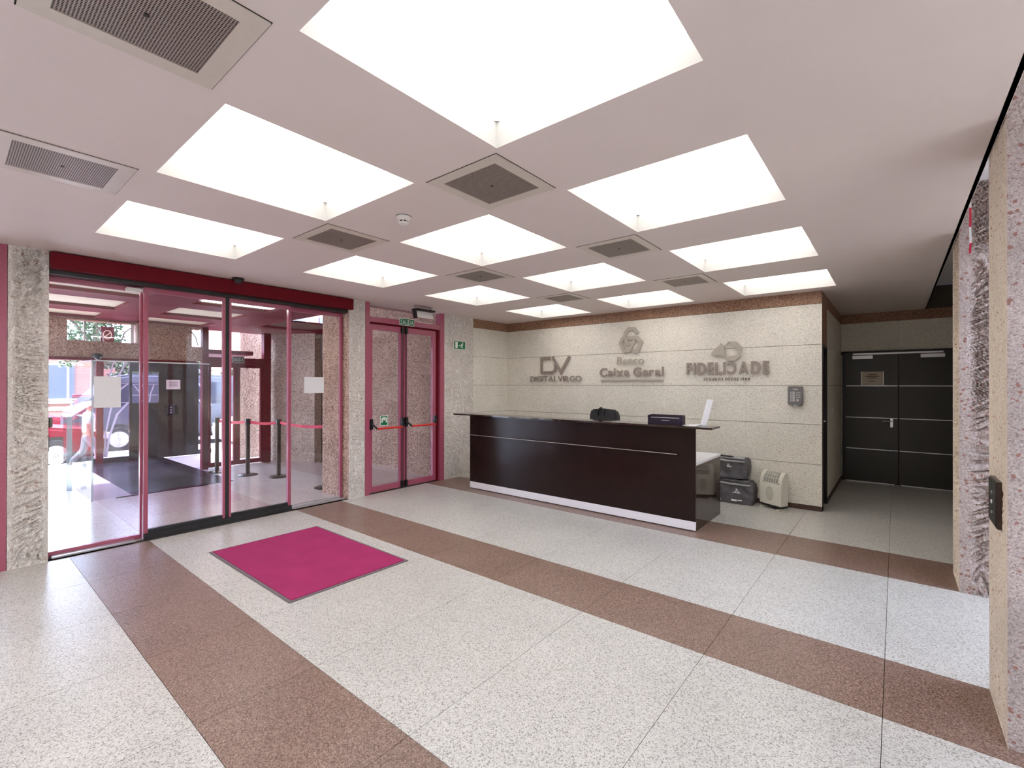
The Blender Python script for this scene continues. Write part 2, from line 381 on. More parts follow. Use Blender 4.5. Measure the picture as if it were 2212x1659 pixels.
# coffers: recess walls and a luminous sheet
x0, x1, y0, y1 = crect(0, 0); DP = .134
def cof_labels(c, r):
    side = ['next to the right-hand columns', 'in the middle file', 'nearest the glass entrance'][c]
    if r == 3: return 'square light coffer %s, last before the logo wall' % side
    if r == 2: return 'square light coffer %s, second from the logo wall' % side
    if r == 1: return 'square light coffer %s, third from the logo wall' % side
    if r == 0: return ['largest looking square light coffer at the top centre of the picture', 'square light coffer in the middle file, fourth from the logo wall', 'square light coffer nearest the glass entrance, fourth from the logo wall'][c]
    return 'square light coffer %s, %s behind the camera' % (side, {-1: 'first', -2: 'second', -3: 'third'}[r])
lt = thing('ceiling_light', cof_labels(0, 0), 'ceiling light', ((x0+x1)/2, (y0+y1)/2, HC), 'square light coffers')
for a in ((x0-.012, x0, y0-.012, y1+.012), (x1, x1+.012, y0-.012, y1+.012), (x0, x1, y0-.012, y0), (x0, x1, y1, y1+.012)):
    box('recess_wall', *a, HC+.002, HC+DP, 'coffer_white', lt)
box('light_sheet', x0-.012, x1+.012, y0-.012, y1+.012, HC+DP, HC+DP+.01, 'light_panel', lt)
for a, b in ((x0, y1), (x1, y1), (x0, y0), (x1, y0)):
    sx = 1 if a == x0 else -1; sy = 1 if b == y0 else -1
    MB().prism([(a, b), (a+sx*.025, b), (a, b+sy*.025)], lambda u, v, d: (u, v, d), HC+DP-.004, HC+DP).build('corner_clip', 'alu', lt)
for q in coffers:
    if q == (0, 0): continue
    h = crect(*q); dup(lt, ((h[0]+h[1])/2, (h[2]+h[3])/2, HC), cof_labels(*q))
# perforated vents at the crossings
vx, vy = -1.872, 2.09
vn = thing('ceiling_vent', 'square perforated air vent between the largest light coffer and the central one', 'vent', (vx, vy, HC), 'perforated ceiling vents')
hw, gw = .272, .203
for a in ((vx-hw, vx-gw, vy-hw, vy+hw), (vx+gw, vx+hw, vy-hw, vy+hw), (vx-gw, vx+gw, vy-hw, vy-gw), (vx-gw, vx+gw, vy+gw, vy+hw)):
    box('frame', *a, HC-.006, HC-.0008, 'vent_metal', vn)
box('shadow_gap', vx-hw-.004, vx+hw+.004, vy-hw-.004, vy+hw+.004, HC-.0016, HC-.0004, 'dark_void', vn)
mb = MB(); n = 44; st = 2*gw/n; hr = st*.36
for i in range(n):
    for j in range(n):
        cx, cy = vx-gw+(i+.5)*st, vy-gw+(j+.5)*st; o = len(mb.v)
        for k in range(8):
            t = math.pi*k/4; d = max(abs(math.cos(t)), abs(math.sin(t)))
            mb.v.append((cx+math.cos(t)/d*st/2, cy+math.sin(t)/d*st/2, HC-.004)); 
        for k in range(8):
            t = math.pi*k/4; mb.v.append((cx+math.cos(t)*hr, cy+math.sin(t)*hr, HC-.004))
        for k in range(8): mb.f.append((o+k, o+(k+1) % 8, o+8+(k+1) % 8, o+8+k))
gr = mb.build('perforated_grille', 'grille_metal', vn)
MB().lathe([(.009, 0), (.009, .004)], (vx, vy, HC-.008), 10).build('screw', 'black', vn)
vl = {(0, -1): 'large looking square perforated air vent at the top left corner of the picture', (1, -1): 'square perforated air vent at the left edge of the ceiling, with a sheen across it',
      (1, 0): 'square perforated air vent beside the smoke detector', (0, 1): 'square perforated air vent between the central and right-hand coffers',
      (1, 1): 'square perforated air vent between the central coffer and those by the entrance', (0, 2): 'square perforated air vent closest to the logo wall on the right-hand side',
      (1, 2): 'square perforated air vent closest to the corner of the logo wall'}
for (c, r), lb in vl.items(): dup(vn, (vx-c*PX, vy+r*PY, HC), lb)

# ------------------------------------------------------------------ stone walls with tile courses
ZR = [.06, .589, 1.097, 1.594, 2.118, 2.637]
def tile_wall_y(base, yface, x0, x1, xb, d=.03, g=.0026, gx=.0007, top=HC):
    cols = [x0]+xb+[x1]
    for r in range(len(ZR)):
        z0 = ZR[r]; z1 = ZR[r+1] if r < len(ZR)-1 else top; m = 'granite_pale' if r < len(ZR)-1 else 'granite_brown'
        for k in range(len(cols)-1):
            box('stone_tile', cols[k]+(gx if k else 0), cols[k+1]-(gx if k < len(cols)-2 else 0), yface, yface+d, z0+g, z1-(g if r < len(ZR)-1 else 0), m, base)
def tile_wall_x(base, xface, y0, y1, yb, d=.03, g=.0026, gx=.0007, top=HC, sgn=-1):
    cols = [y0]+yb+[y1]
    for r in range(len(ZR)):
        z0 = ZR[r]; z1 = ZR[r+1] if r < len(ZR)-1 else top; m = 'granite_pale' if r < len(ZR)-1 else 'granite_brown'
        for k in range(len(cols)-1):
            box('stone_tile', xface, xface+sgn*d, cols[k]+(gx if k else 0), cols[k+1]-(gx if k < len(cols)-2 else 0), z0+g, z1-(g if r < len(ZR)-1 else 0), m, base)
wb = struct(box('wall_back', XG-.2, -.75, YB+.03, YB+.2, 0, 3.14, 'grout'), 'logo wall of large pale granite tiles under a brown course')
tile_wall_y(wb, YB, XG, -.72, [-4.86, -3.82, -2.78, -1.6])
struct(box('baseboard_back', XG, -.722, YB-.004, YB+.03, 0, .0635, 'trim_brown'))
wl = struct(box('wall_left', XG-.25, XG-.03, 6.08, YB+.03, 0, 3.14, 'grout'), 'short return wall of pale granite tiles beside the stone column')
tile_wall_x(wl, XG, 6.085, YB, [])
struct(box('baseboard_left', XG-.03, XG+.004, 6.085, YB-.004, 0, .0635, 'trim_brown'))
# corridor walls
wc = struct(box('wall_corridor_left', -.95, -.75, 7.62, 9.9, 0, 3.14, 'grout'))
tile_wall_x(wc, -.72, 7.6, 9.7, [8.6])
struct(box('wall_corridor_return', -.95, -.75, YB+.2, 7.09+.15, 0, 3.14, 'grout'))
box('stone_tile', -.75, -.72, YB+.03, 7.12, .06, HC, 'granite_brown', wc)
box('stone_tile', -.75, -.72, 7.12, 7.6, 2.13, HC, 'granite_brown', wc)
struct(box('baseboard_corridor', -.722, -.712, 7.6, 9.7, 0, .06, 'trim_brown'))
we = struct(box('wall_corridor_end', -.95, 3.3, 9.75, 9.95, 0, 3.14, 'grout'))
for (a, b) in ((-.72, .035), (.035, .79), (.79, 1.5)):
    box('stone_tile', a+.001, b-.001, 9.72, 9.75, 2.165, 2.637, 'granite_pale', we); box('stone_tile', a+.001, b-.001, 9.72, 9.75, 2.64, HC, 'granite_brown', we)
for k in range(5):
    zt = min(ZR[k+1], 2.16); box('stone_tile', .80, 1.5, 9.72, 9.75, ZR[k]+.0035, zt-.0035, 'granite_pale', we)
    if k < 4: box('stone_tile', -.72, -.695, 9.72, 9.75, ZR[k]+.0035, zt-.0035, 'granite_pale', we)
struct(box('wall_corridor_right', 1.05, 1.25, 5.53, 9.9, 0, 3.2, 'granite_pale'))
# walls behind the camera and right-hand glazed side
struct(box('wall_rear', -12.5, 3.4, -4.8, -4.6, 0, 3.2, 'granite_pale'))
cr = root('ceiling_right', (1.9, 1, 3.15), 'white higher ceiling with skylights beyond the right-hand columns')
sky_y = [(-3.4, -1.4), (-.6, 1.6), (3.3, 5.3)]; yy_ = -4.6
for (a, b) in sky_y:
    box('plaster', .379, 3.4, yy_, a, 3.15, 3.2, 'bld_white', cr); box('plaster', .379, 1.5, a, b, 3.15, 3.2, 'bld_white', cr); box('plaster', 2.8, 3.4, a, b, 3.15, 3.2, 'bld_white', cr)
    box('skylight_pane', 1.5, 2.8, a, b, 3.17, 3.18, 'glass_clear', cr); box('skylight_bar', 2.05, 2.1, a, b, 3.15, 3.17, 'alu', cr); yy_ = b
box('plaster', .379, 3.4, yy_, 9.9, 3.15, 3.2, 'bld_white', cr)
struct(box('wall_right', 3.2, 3.4, -4.6, 9.9, 0, 3.2, 'granite_pale'))

# ------------------------------------------------------------------ rough stone columns
def rough_box(name, x0, x1, y0, y1, z0, z1, mat, parent=None, step=.02, amp=.011, margin=.05, sides='xXyY', seed=0, side_mat=None):
    """a block whose listed sides are hammered: real relief, smooth at the arrises"""
    mb = MB()
    def relief(a, b, la, lb, s):
        e = min(a, la-a); m = max(0, min(1, (e-margin*.55)/(margin*.6))) if la > .2 else .5
        # pick marks: short slanting gouges whose slant drifts up the shaft
        t = 1.1*math.sin(b*2.3+seed*1.7+s) + .5*noise.noise(Vector((a*2, b*1.4, seed+s*5)))
        ca, sa = math.cos(t), math.sin(t); u, v = a*ca+b*sa, -a*sa+b*ca
        n1 = noise.noise(Vector((a*9+seed*7.1, b*7+seed, s*3.3)))
        n2 = min(1, abs(noise.noise(Vector((u*30, v*9, seed+s*2.7))))*3.0); n3 = noise.noise(Vector((a*60, b*48, seed*3+s)))
        return m*amp*(-.75+.35*n1 + .65*n2 + .2*n3) + amp*.04*n3
    def face(org, ua, ub, nrm, la, lb, s):
        na, nb = max(2, round(la/step)), max(2, round(lb/step)); o = len(mb.v)
        for j in range(nb+1):
            for i in range(na+1):
                a, b = la*i/na, lb*j/nb
                d = 0 if (i in (0, na) or j in (0, nb)) else relief(a, b, la, lb, s)
                mb.v.append(tuple(Vector(org)+Vector(ua)*a+Vector(ub)*b+Vector(nrm)*d))
        for j in range(nb):
            for i in range(na): mb.f.append((o+j*(na+1)+i, o+j*(na+1)+i+1, o+(j+1)*(na+1)+i+1, o+(j+1)*(na+1)+i))
    H = z1-z0
    spec = {'x': ((x0, y1, z0), (0, -1, 0), (0, 0, 1), (-1, 0, 0), y1-y0), 'X': ((x1, y0, z0), (0, 1, 0), (0, 0, 1), (1, 0, 0), y1-y0),
            'y': ((x0, y0, z0), (1, 0, 0), (0, 0, 1), (0, -1, 0), x1-x0), 'Y': ((x1, y1, z0), (-1, 0, 0), (0, 0, 1), (0, 1, 0), x1-x0)}
    cut = {}
    for i, s in enumerate('xXyY'):
        f0_ = len(mb.f)
        o_, ua, ub, nn, la = spec[s]
        if s in sides: face(o_, ua, ub, nn, la, H, i)
        else:
            mb.add([Vector(o_), Vector(o_)+Vector(ua)*la, Vector(o_)+Vector(ua)*la+Vector(ub)*H, Vector(o_)+Vector(ub)*H], [(0, 1, 2, 3)])
        cut[s] = (f0_, len(mb.f))
    mb.add([(x0, y0, z1), (x1, y0, z1), (x1, y1, z1), (x0, y1, z1)], [(0, 1, 2, 3)]); mb.add([(x0, y0, z0), (x0, y1, z0), (x1, y1, z0), (x1, y0, z0)], [(0, 1, 2, 3)])
    # keep given winding (outward)
    c = Vector(((x0+x1)/2, (y0+y1)/2, z0)) ; me = bpy.data.meshes.new(name); me.from_pydata([tuple(Vector(v)-c) for v in mb.v], [], mb.f)
    me.materials.append(M[mat])
    if side_mat:
        me.materials.append(M[side_mat[1]])
        for s in side_mat[0]:
            for k in range(*cut[s]): me.polygons[k].material_index = 1
    return link(name, me, c, parent)
tag(rough_box('stone_column', XG-.7, XG+.01, .36, .612, 0, HC, 'stone_rough', seed=1, sides='XyY', step=.009, amp=.042), 'hammered grey stone column at the left edge, left of the sliding glass doors', 'column')
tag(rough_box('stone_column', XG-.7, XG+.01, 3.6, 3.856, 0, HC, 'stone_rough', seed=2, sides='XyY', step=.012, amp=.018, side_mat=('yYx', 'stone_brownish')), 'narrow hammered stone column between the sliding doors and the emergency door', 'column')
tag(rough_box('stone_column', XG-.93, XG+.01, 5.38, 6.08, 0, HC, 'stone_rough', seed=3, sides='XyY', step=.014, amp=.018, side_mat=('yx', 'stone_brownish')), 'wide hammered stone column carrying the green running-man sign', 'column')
tag(rough_box('stone_column', XR, 1.05, 4.99, 5.52, 0, 3.148, 'stone_pink', seed=4, sides='xyY', step=.0085, amp=.055, margin=.085, side_mat=('x', 'stone_warm')), 'hammered pinkish stone column beside the dark corridor', 'column')
tag(rough_box('stone_column', XR, 1.05, 2.98, 3.5, 0, 3.148, 'stone_warm', seed=5, sides='xyY', step=.010, amp=.006, margin=.06, side_mat=('y', 'stone_pink')), 'stone column at the right edge with the dark button panel on it', 'column')
tag(rough_box('stone_column', XR, 1.05, .8, 1.32, 0, 3.148, 'stone_rough', seed=6, sides='xyY', step=.03), 'stone column on the right outside the picture, level with the camera', 'column')

# ------------------------------------------------------------------ door_1: automatic sliding glass doors
d1 = root('door_1', (-6.0, 2.1, 0), 'automatic sliding glass entrance of four panes under a dark red header')
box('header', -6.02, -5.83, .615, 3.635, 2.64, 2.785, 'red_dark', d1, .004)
box('header_gap', -6.06, -5.92, .615, 3.6, 2.60, 2.64, 'black', d1)
def pane_frame(y0, y1, xc, glz, rails, mat='red_paint', zb=.02, zt=2.60, bot='red_paint', hb=.05, sl=.032, sr=.032, ht=.05):
    """fixed or sliding leaf lying in a plane of constant x"""
    lf = MB().box(xc-.02, xc+.02, y0, y0+sl, zb, zt).build('leaf_stile', mat, d1)
    box('leaf_stile', xc-.02, xc+.02, y1-sr, y1, zb, zt, mat, d1)
    box('top_rail', xc-.02, xc+.02, y0+sl, y1-sr, zt-ht, zt, mat, d1)
    box('bottom_rail', xc-.022, xc+.022, y0+sl, y1-sr, zb, zb+hb, bot, d1)
    return box('pane', xc-.004, xc+.004, y0+sl, y1-sr, zb+hb, zt-ht, 'glass_clear', d1)
pane_frame(.615, 1.325, -6.07, 0, 0, sl=.012, sr=.02, zb=0, hb=.045)
pane_frame(1.322, 2.078, -6.0, 0, 0, bot='rubber', hb=.075, sl=.036, sr=.026)
pane_frame(2.118, 2.838, -6.0, 0, 0, bot='rubber', hb=.075, sl=.024, sr=.038)
pane_frame(2.83, 3.598, -6.07, 0, 0, sl=.012, sr=.035, zb=0, hb=.03, bot='alu')
box('brush_seal', -6.015, -5.985, 2.078, 2.118, .02, 2.60, 'rubber', d1)
box('floor_guide', -5.978, -5.955, 1.322, 2.84, 0.001, .06, 'rubber', d1)
box('threshold', -6.05, -5.94, .64, 1.26, .001, .018, 'alu', d1, .006)
box('threshold', -6.05, -5.94, 2.86, 3.58, .001, .018, 'alu', d1, .006)
box('sensor', -6.06, -5.99, 1.18, 1.31, 2.545, 2.58, 'plastic_white', d1, .006)
for (y0, y1, z0, z1, lb) in ((.947, 1.152, 1.365, 1.675, 'tall blank white sheet taped to the left glass pane'), (3.052, 3.325, 1.483, 1.70, 'blank white sheet taped to the right glass pane')):
    tag(box('paper_sheet', -6.064, -6.061, y0, y1, z0, z1, 'paper'), lb, 'paper')
# glazing bay left of the first column
d6 = root('window_2', (-6.0, -1.2, 0), 'red framed glazing left of the first stone column')
box('jamb', -6.0, -5.89, .312, .356, 0, HC, 'red_paint', d6); box('jamb', -6.03, -5.93, .262, .31, 0, HC, 'red_dark', d6)
box('jamb', -6.03, -5.89, -2.7, -2.6, 0, HC, 'red_paint', d6); box('rail', -6.03, -5.9, -2.6, .262, 2.62, HC, 'red_paint', d6); box('rail', -6.03, -5.93, -2.6, .262, 0, .08, 'red_paint', d6)
box('mullion', -6.03, -5.93, -1.2, -1.13, .08, 2.62, 'red_paint', d6)
for a, b in ((-2.6, -1.2), (-1.13, .262)): box('pane', -5.985, -5.977, a, b, .08, 2.62, 'glass_clear', d6)
struct(box('wall_left_rear', -6.2, -5.9, -4.6, -2.7, 0, 3.2, 'granite_pale'))
struct(box('trim_1', -6.3, -5.87, -4.6, YB, HC+.013, 3.14, 'ceiling_paint'))

# ------------------------------------------------------------------ door_2: red emergency double door with push bars
d2 = root('door_2', (-5.93, 4.6, 0), 'red framed glazed emergency double door with red push bars')
X0, X1 = -6.0, -5.885
box('jamb', X0, X1, 3.858, 3.932, 0, HC, 'red_paint', d2, .002); box('jamb', X0, X1, 5.285, 5.378, 0, HC, 'red_paint', d2, .002)
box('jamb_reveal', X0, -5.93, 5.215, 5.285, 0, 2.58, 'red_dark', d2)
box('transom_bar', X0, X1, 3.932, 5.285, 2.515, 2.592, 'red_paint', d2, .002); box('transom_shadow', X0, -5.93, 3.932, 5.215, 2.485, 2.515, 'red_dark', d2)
box('transom_pane', -5.955, -5.947, 3.932, 5.285, 2.592, HC, 'glass_clear', d2)
def fire_leaf(y0, y1, hinge_left):
    lf = box('leaf', -5.965, -5.915, y0, y0+.062, .02, 2.485, 'red_paint', d2, .002)
    box('stile', -5.965, -5.915, y1-.062, y1, .02, 2.485, 'red_paint', lf, .002)
    box('top_rail', -5.965, -5.915, y0+.062, y1-.062, 2.405, 2.485, 'red_paint', lf); box('bottom_rail', -5.965, -5.915, y0+.062, y1-.062, .02, .10, 'red_paint', lf)
    box('pane', -5.944, -5.936, y0+.062, y1-.062, .10, 2.405, 'glass_clear', lf)
    pb = MB()
    ya, yb = y0+.03, y1-.03
    pb.tube([(-5.835, ya+.06, .955), (-5.835, yb-.04, .955)], .016, 10); b = pb.build('push_bar', 'bar_red', d2, smooth=True)
    for yy in (ya, yb):
        MB().prism([(.02, -.075), (.028, 0), (.02, .075), (-.02, .075), (-.028, 0), (-.02, -.075)], lambda u, v, d: (-5.915+d, yy+u, 1.02+v), 0, .045).build('bar_mount', 'black', d2, .006)
        s = 1 if yy == ya else -1
        MB().tube([(-5.88, yy, 1.03), (-5.85, yy+s*.03, .99), (-5.835, yy+s*.062, .955)], [.016, .014, .017], 8).build('bar_arm', 'black', d2, smooth=True)
    ye = y1-.03 if hinge_left else y0+.03
    for z in (2.44, .07):
        MB().prism([(.018, -.055), (.024, 0), (.018, .055), (-.018, .055), (-.024, 0), (-.018, -.055)], lambda u, v, d: (-5.915+d, ye+u, z+v), 0, .04).build('bolt_case', 'black', d2, .006)
    MB().tube([(-5.90, ye, .12), (-5.90, ye, .95)], .007, 6).build('bolt_rod', 'black', d2); MB().tube([(-5.90, ye, 1.09), (-5.90, ye, 2.39)], .007, 6).build('bolt_rod', 'black', d2)
fire_leaf(3.934, 4.548, True); fire_leaf(4.562, 5.213, False)
box('meeting_seal', -5.96, -5.93, 4.548, 4.562, .02, 2.485, 'rubber', d2)
# signs
def sgn_x(x): return lambda a, b, d: (x+d, a, b)
sg = thing('exit_sign', 'green SALIDA sign above the emergency door', 'sign', (-5.88, 4.59, 2.52))
box('plate', -5.884, -5.879, 4.452, 4.732, 2.515, 2.625, 'sign_white', sg); box('field', -5.879, -5.877, 4.46, 4.724, 2.523, 2.617, 'green_sign', sg)
lettering('SALIDA', 4.472, 4.712, 2.535, .07, sgn_x(-5.877), .002, 'sign_white', sg, .003, .12)
sg = thing('exit_sign', 'small green running-man sign on the wide stone column', 'sign', (-5.878, 5.73, 2.22))
box('plate', -5.886, -5.880, 5.59, 5.87, 2.215, 2.36, 'sign_white', sg); box('field', -5.880, -5.878, 5.598, 5.862, 2.222, 2.353, 'green_sign', sg)
box('door_mark', -5.878, -5.8765, 5.625, 5.68, 2.235, 2.34, 'sign_white', sg)
mb = MB(); f = sgn_x(-5.878)
mb.stroke([(5.80, 2.315), (5.775, 2.285), (5.785, 2.262), (5.80, 2.24)], .02, f, 0, .0015).stroke([(5.775, 2.28), (5.755, 2.262), (5.74, 2.262)], .012, f, 0, .0015).stroke([(5.815, 2.29), (5.80, 2.305), (5.77, 2.305), (5.755, 2.29)], .011, f, 0, .0015)
mb.prism([(5.80+.013*math.cos(t*.785), 2.333+.013*math.sin(t*.785)) for t in range(8)], f, 0, .0015); mb.build('running_figure', 'sign_white', sg)
MB().prism([(5.70, 2.285), (5.725, 2.298), (5.725, 2.289), (5.745, 2.289), (5.745, 2.281), (5.725, 2.281), (5.725, 2.272)], f, 0, .0015).build('arrow', 'sign_white', sg)
sg = thing('push_sign', 'small green push sign stuck on the left leaf of the emergency door', 'sign', (-5.93, 4.21, 1.0))
box('plate', -5.935, -5.932, 4.145, 4.28, .985, 1.135, 'sign_white', sg); box('field', -5.932, -5.930, 4.153, 4.272, .993, 1.127, 'green_sign', sg)
f = sgn_x(-5.930); mb = MB()
mb.stroke([(4.175, 1.03), (4.175, 1.09), (4.20, 1.10), (4.21, 1.06)], .022, f, 0, .0015).stroke([(4.25, 1.03), (4.25, 1.09), (4.225, 1.10), (4.215, 1.06)], .022, f, 0, .0015); mb.build('hands_mark', 'sign_white', sg)
# emergency lamp over the door
el = thing('emergency_lamp', 'white emergency lamp in a dark bracket hanging by the ceiling over the red door', 'lamp', (-5.55, 4.66, 2.6))
box('bracket', -5.66, -5.52, 4.50, 4.86, 2.72, 2.745, 'black', el, .004); MB().prism([(4.50, 2.73), (4.515, 2.73), (4.54, 2.60), (4.525, 2.60)], lambda a, b, d: (d, a, b), -5.64, -5.56).build('side_arm', 'black', el)
MB().prism([(-5.60, 2.715), (-5.575, 2.715), (-5.545, 2.615), (-5.57, 2.615)], lambda a, b, d: (a, d, b), 4.535, 4.845).build('diffuser', 'plastic_white', el, .005)
MB().tube([(-5.6, 4.52, 2.745), (-5.6, 4.52, HC)], .005, 6).build('rod', 'black', el); MB().tube([(-5.6, 4.83, 2.745), (-5.6, 4.83, HC)], .005, 6).build('rod', 'black', el)
MB().tube([(-5.6, 4.47, 2.775), (-5.6, 4.86, 2.775)], .006, 6).build('rail', 'alu', el)
# smoke detector and dome camera on the ceiling
sd = thing('smoke_detector', 'round white smoke detector on the ceiling', 'detector', (-2.71, 2.085, HC))
MB().lathe([(.052, 0), (.052, -.012), (.046, -.016)], (-2.71, 2.085, HC), 24).build('base', 'plastic_white', sd, smooth=True)
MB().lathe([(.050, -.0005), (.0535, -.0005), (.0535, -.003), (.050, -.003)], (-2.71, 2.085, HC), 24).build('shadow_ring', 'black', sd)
MB().lathe([(.044, -.016), (.042, -.03), (.036, -.034)], (-2.71, 2.085, HC), 24).build('body', 'plastic_white', sd, smooth=True)
MB().lathe([(.034, -.034), (.034, -.044)], (-2.71, 2.085, HC), 24).build('vent_slots', 'black', sd)
for k in range(8):
    t = math.pi*k/4; box('rib', -2.71+.034*math.cos(t)-.003, -2.71+.034*math.cos(t)+.003, 2.085+.034*math.sin(t)-.003, 2.085+.034*math.sin(t)+.003, HC-.044, HC-.034, 'plastic_white', sd)
MB().lathe([(.037, -.044), (.035, -.052), (.02, -.056)], (-2.71, 2.085, HC), 24).build('cap', 'plastic_white', sd, smooth=True)
dc = thing('dome_camera', 'black dome camera on the ceiling above the sliding doors', 'camera', (-5.72, 2.115, HC))
MB().lathe([(.062, 0), (.062, -.018), (.055, -.022)], (-5.72, 2.115, HC), 20).build('base', 'black', dc, smooth=True)
MB().lathe([(.046*math.cos(a*.26), -.022-.045*math.sin(a*.26)) for a in range(6)], (-5.72, 2.115, HC), 20).build('dome', 'car_glass', dc, smooth=True)

# ------------------------------------------------------------------ corridor doors
d3 = root('door_3', (.035, 9.70, 0), 'black double door with thin metal strips at the end of the dark corridor')
box('frame', -.70, -.672, 9.68, 9.75, 0, 2.165, 'black', d3); box('frame', .742, .77, 9.68, 9.75, 0, 2.165, 'black', d3); box('frame', -.70, .77, 9.68, 9.75, 2.145, 2.167, 'black', d3)
zs = [.012, .55, 1.068, 1.592, 2.143]
for (a, b) in ((-.67, .031), (.039, .74)):
    lf = box('leaf', a, b, 9.71, 9.745, .012, 2.143, 'door_black', d3)
    for k in range(4): box('panel', a+.002, b-.002, 9.695, 9.712, zs[k]+.004, zs[k+1]-.004, 'door_black', lf)
    for z in zs[1:4]: box('metal_strip', a+.02 if a < 0 else a+.004, b-.004 if a < 0 else b-.02, 9.690, 9.70, z-.0055, z+.0055, 'alu', lf)
    box('threshold_seal', a+.03, b-.05, 9.69, 9.70, .001, .012, 'alu', d3)
for (a, b) in ((-.56, -.29), (.30, .58)): box('closer', a, b, 9.64, 9.69, 2.035, 2.09, 'alu', d3, .005)
box('slide_rail', -.555, .563, 9.66, 9.69, 2.105, 2.13, 'alu', d3, .003)
hd = box('handle_plate', -.068, -.034, 9.682, 9.692, .925, 1.062, 'steel', d3, .003); MB().tube([(-.05, 9.685, 1.025), (-.05, 9.65, 1.025), (-.06, 9.645, 1.025), (-.165, 9.645, 1.02)], .009, 8).build('lever', 'steel', hd, smooth=True)
nt_ = thing('notice', 'framed cream notice on the left leaf of the black double door', 'notice', (-.3, 9.69, 1.605))
box('sheet', -.437, -.158, 9.688, 9.691, 1.605, 1.825, 'paper_cream', nt_)
for x in (-.445, -.158): box('frame_edge', x, x+.008, 9.684, 9.692, 1.60, 1.83, 'alu', nt_)
for z, a, b in ((1.775, -.35, -.24), (1.748, -.385, -.21), (1.72, -.355, -.24), (1.67, -.335, -.26)): box('text_line', a, b, 9.6865, 9.688, z-.005, z+.005, 'ink', nt_)
d4 = root('door_4', (-.74, 7.35, 0), 'narrow dark door in the corridor side wall by the corner')
box('frame', -.77, -.715, 7.12, 7.15, 0, 2.12, 'black', d4); box('frame', -.77, -.715, 7.57, 7.60, 0, 2.12, 'black', d4); box('frame', -.77, -.715, 7.15, 7.57, 2.09, 2.12, 'black', d4)
lf = box('leaf', -.775, -.75, 7.15, 7.57, .01, 2.09, 'trim_brown', d4); box('handle_plate', -.75, -.742, 7.18, 7.21, 1.05, 1.18, 'steel', lf)
MB().tube([(-.745, 7.195, 1.135), (-.705, 7.195, 1.135), (-.70, 7.21, 1.135), (-.70, 7.30, 1.135)], .009, 8).build('lever', 'steel', lf, smooth=True)
sw = thing('light_switch', 'small white light switch on the corridor side wall', 'switch', (-.715, 8.33, 1.19))
box('plate', -.72, -.712, 8.29, 8.37, 1.19, 1.27, 'plastic_white', sw, .002); box('rocker', -.712, -.708, 8.30, 8.36, 1.2, 1.26, 'paper', sw, .001)

# ------------------------------------------------------------------ wall logos
fy = lambda a, b, d: (a, YB-.02-d, b)       # letters stand off the stone on short pins
def pins(parent, pts):
    for a, b in pts: MB().tube([(a, YB, b), (a, YB-.021, b)], .004, 6).build('pin', 'steel', parent)
g1 = thing('wall_logo', 'brown metal two-letter monogram over thin capitals, leftmost on the logo wall', 'logo', (-4.76, YB, 1.65))
MB().stroke([(-4.857, 2.084), (-5.052, 2.084), (-5.052, 1.827), (-4.80, 1.827), (-4.755, 1.862), (-4.747, 1.99)], .047, fy, 0, .016).build('letter', 'letter_metal', g1)
MB().stroke([(-4.811, 2.111), (-4.628, 1.826), (-4.448, 2.105)], .05, fy, 0, .018).build('letter', 'letter_metal', g1)
lettering('DIGITALVIRGO', -5.309, -4.207, 1.662, .098, fy, .014, 'letter_metal', g1, .004, .09)
pins(g1, [(-5.052, 1.9), (-5.052, 2.05), (-4.5, 2.03), (-5.28, 1.70), (-4.24, 1.70)])
g2 = thing('wall_logo', 'pale metal knot emblem over two text lines and a bar, middle of logo wall', 'logo', (-3.3, YB, 1.66))
for i, p in enumerate(([(-3.18, 2.421), (-3.236, 2.497), (-3.337, 2.502), (-3.388, 2.442), (-3.396, 2.367), (-3.344, 2.235)],
          [(-3.352, 2.36), (-3.18, 2.354), (-3.123, 2.277), (-3.179, 2.142), (-3.262, 2.142)],
          [(-3.425, 2.369), (-3.469, 2.283), (-3.41, 2.16), (-3.325, 2.153), (-3.229, 2.317)])):
    MB().stroke(p, .058, lambda a, b, d, i=i: (a, YB-.012-d-.004*i, b), 0, .014).build('emblem_band', 'letter_light', g2)
lettering('Banco', -3.529, -3.074, 1.93, .132, fy, .012, 'letter_light', g2, -.006, .10)
lettering('Caixa', -3.848, -3.315, 1.742, .138, fy, .016, 'letter_metal', g2, .022, .09); lettering('Geral', -3.25, -2.753, 1.742, .138, fy, .016, 'letter_metal', g2, .022, .09)
MB().box(-3.836, -2.763, YB-.03, YB-.012, 1.667, 1.686).build('underline_bar', 'letter_light', g2)
pins(g2, [(-3.337, 2.502), (-3.18, 2.142), (-3.8, 1.677), (-2.8, 1.677)])
g3 = thing('wall_logo', 'pale metal shield emblem over wide capitals and tiny dark text, right on logo wall', 'logo', (-1.85, YB, 1.66))
for poly in ([(-2.058, 2.053), (-1.983, 2.134), (-1.938, 2.162), (-1.921, 2.197), (-1.87, 2.146), (-1.865, 2.016), (-1.864, 1.962), (-1.921, 2.018), (-2.017, 2.015)],
             [(-1.787, 2.215), (-1.705, 2.191), (-1.651, 2.1), (-1.66, 2.002), (-1.732, 1.942), (-1.853, 1.942), (-1.828, 2.005), (-1.71, 2.01), (-1.673, 2.072), (-1.749, 2.146)],
             [(-1.865, 2.16), (-1.817, 2.215), (-1.787, 2.215), (-1.749, 2.146), (-1.80, 2.19)]):
    MB().prism(poly, fy, 0, .016).build('emblem_piece', 'letter_light', g3)
lettering('FIDELICADE', -2.402, -1.307, 1.757, .165, fy, .016, 'letter_metal', g3, .03, .16, flip=(6,))
lettering('SEGUROS DESDE 1808', -2.157, -1.545, 1.667, .036, fy, .006, 'letter_dark', g3, .02, .3)
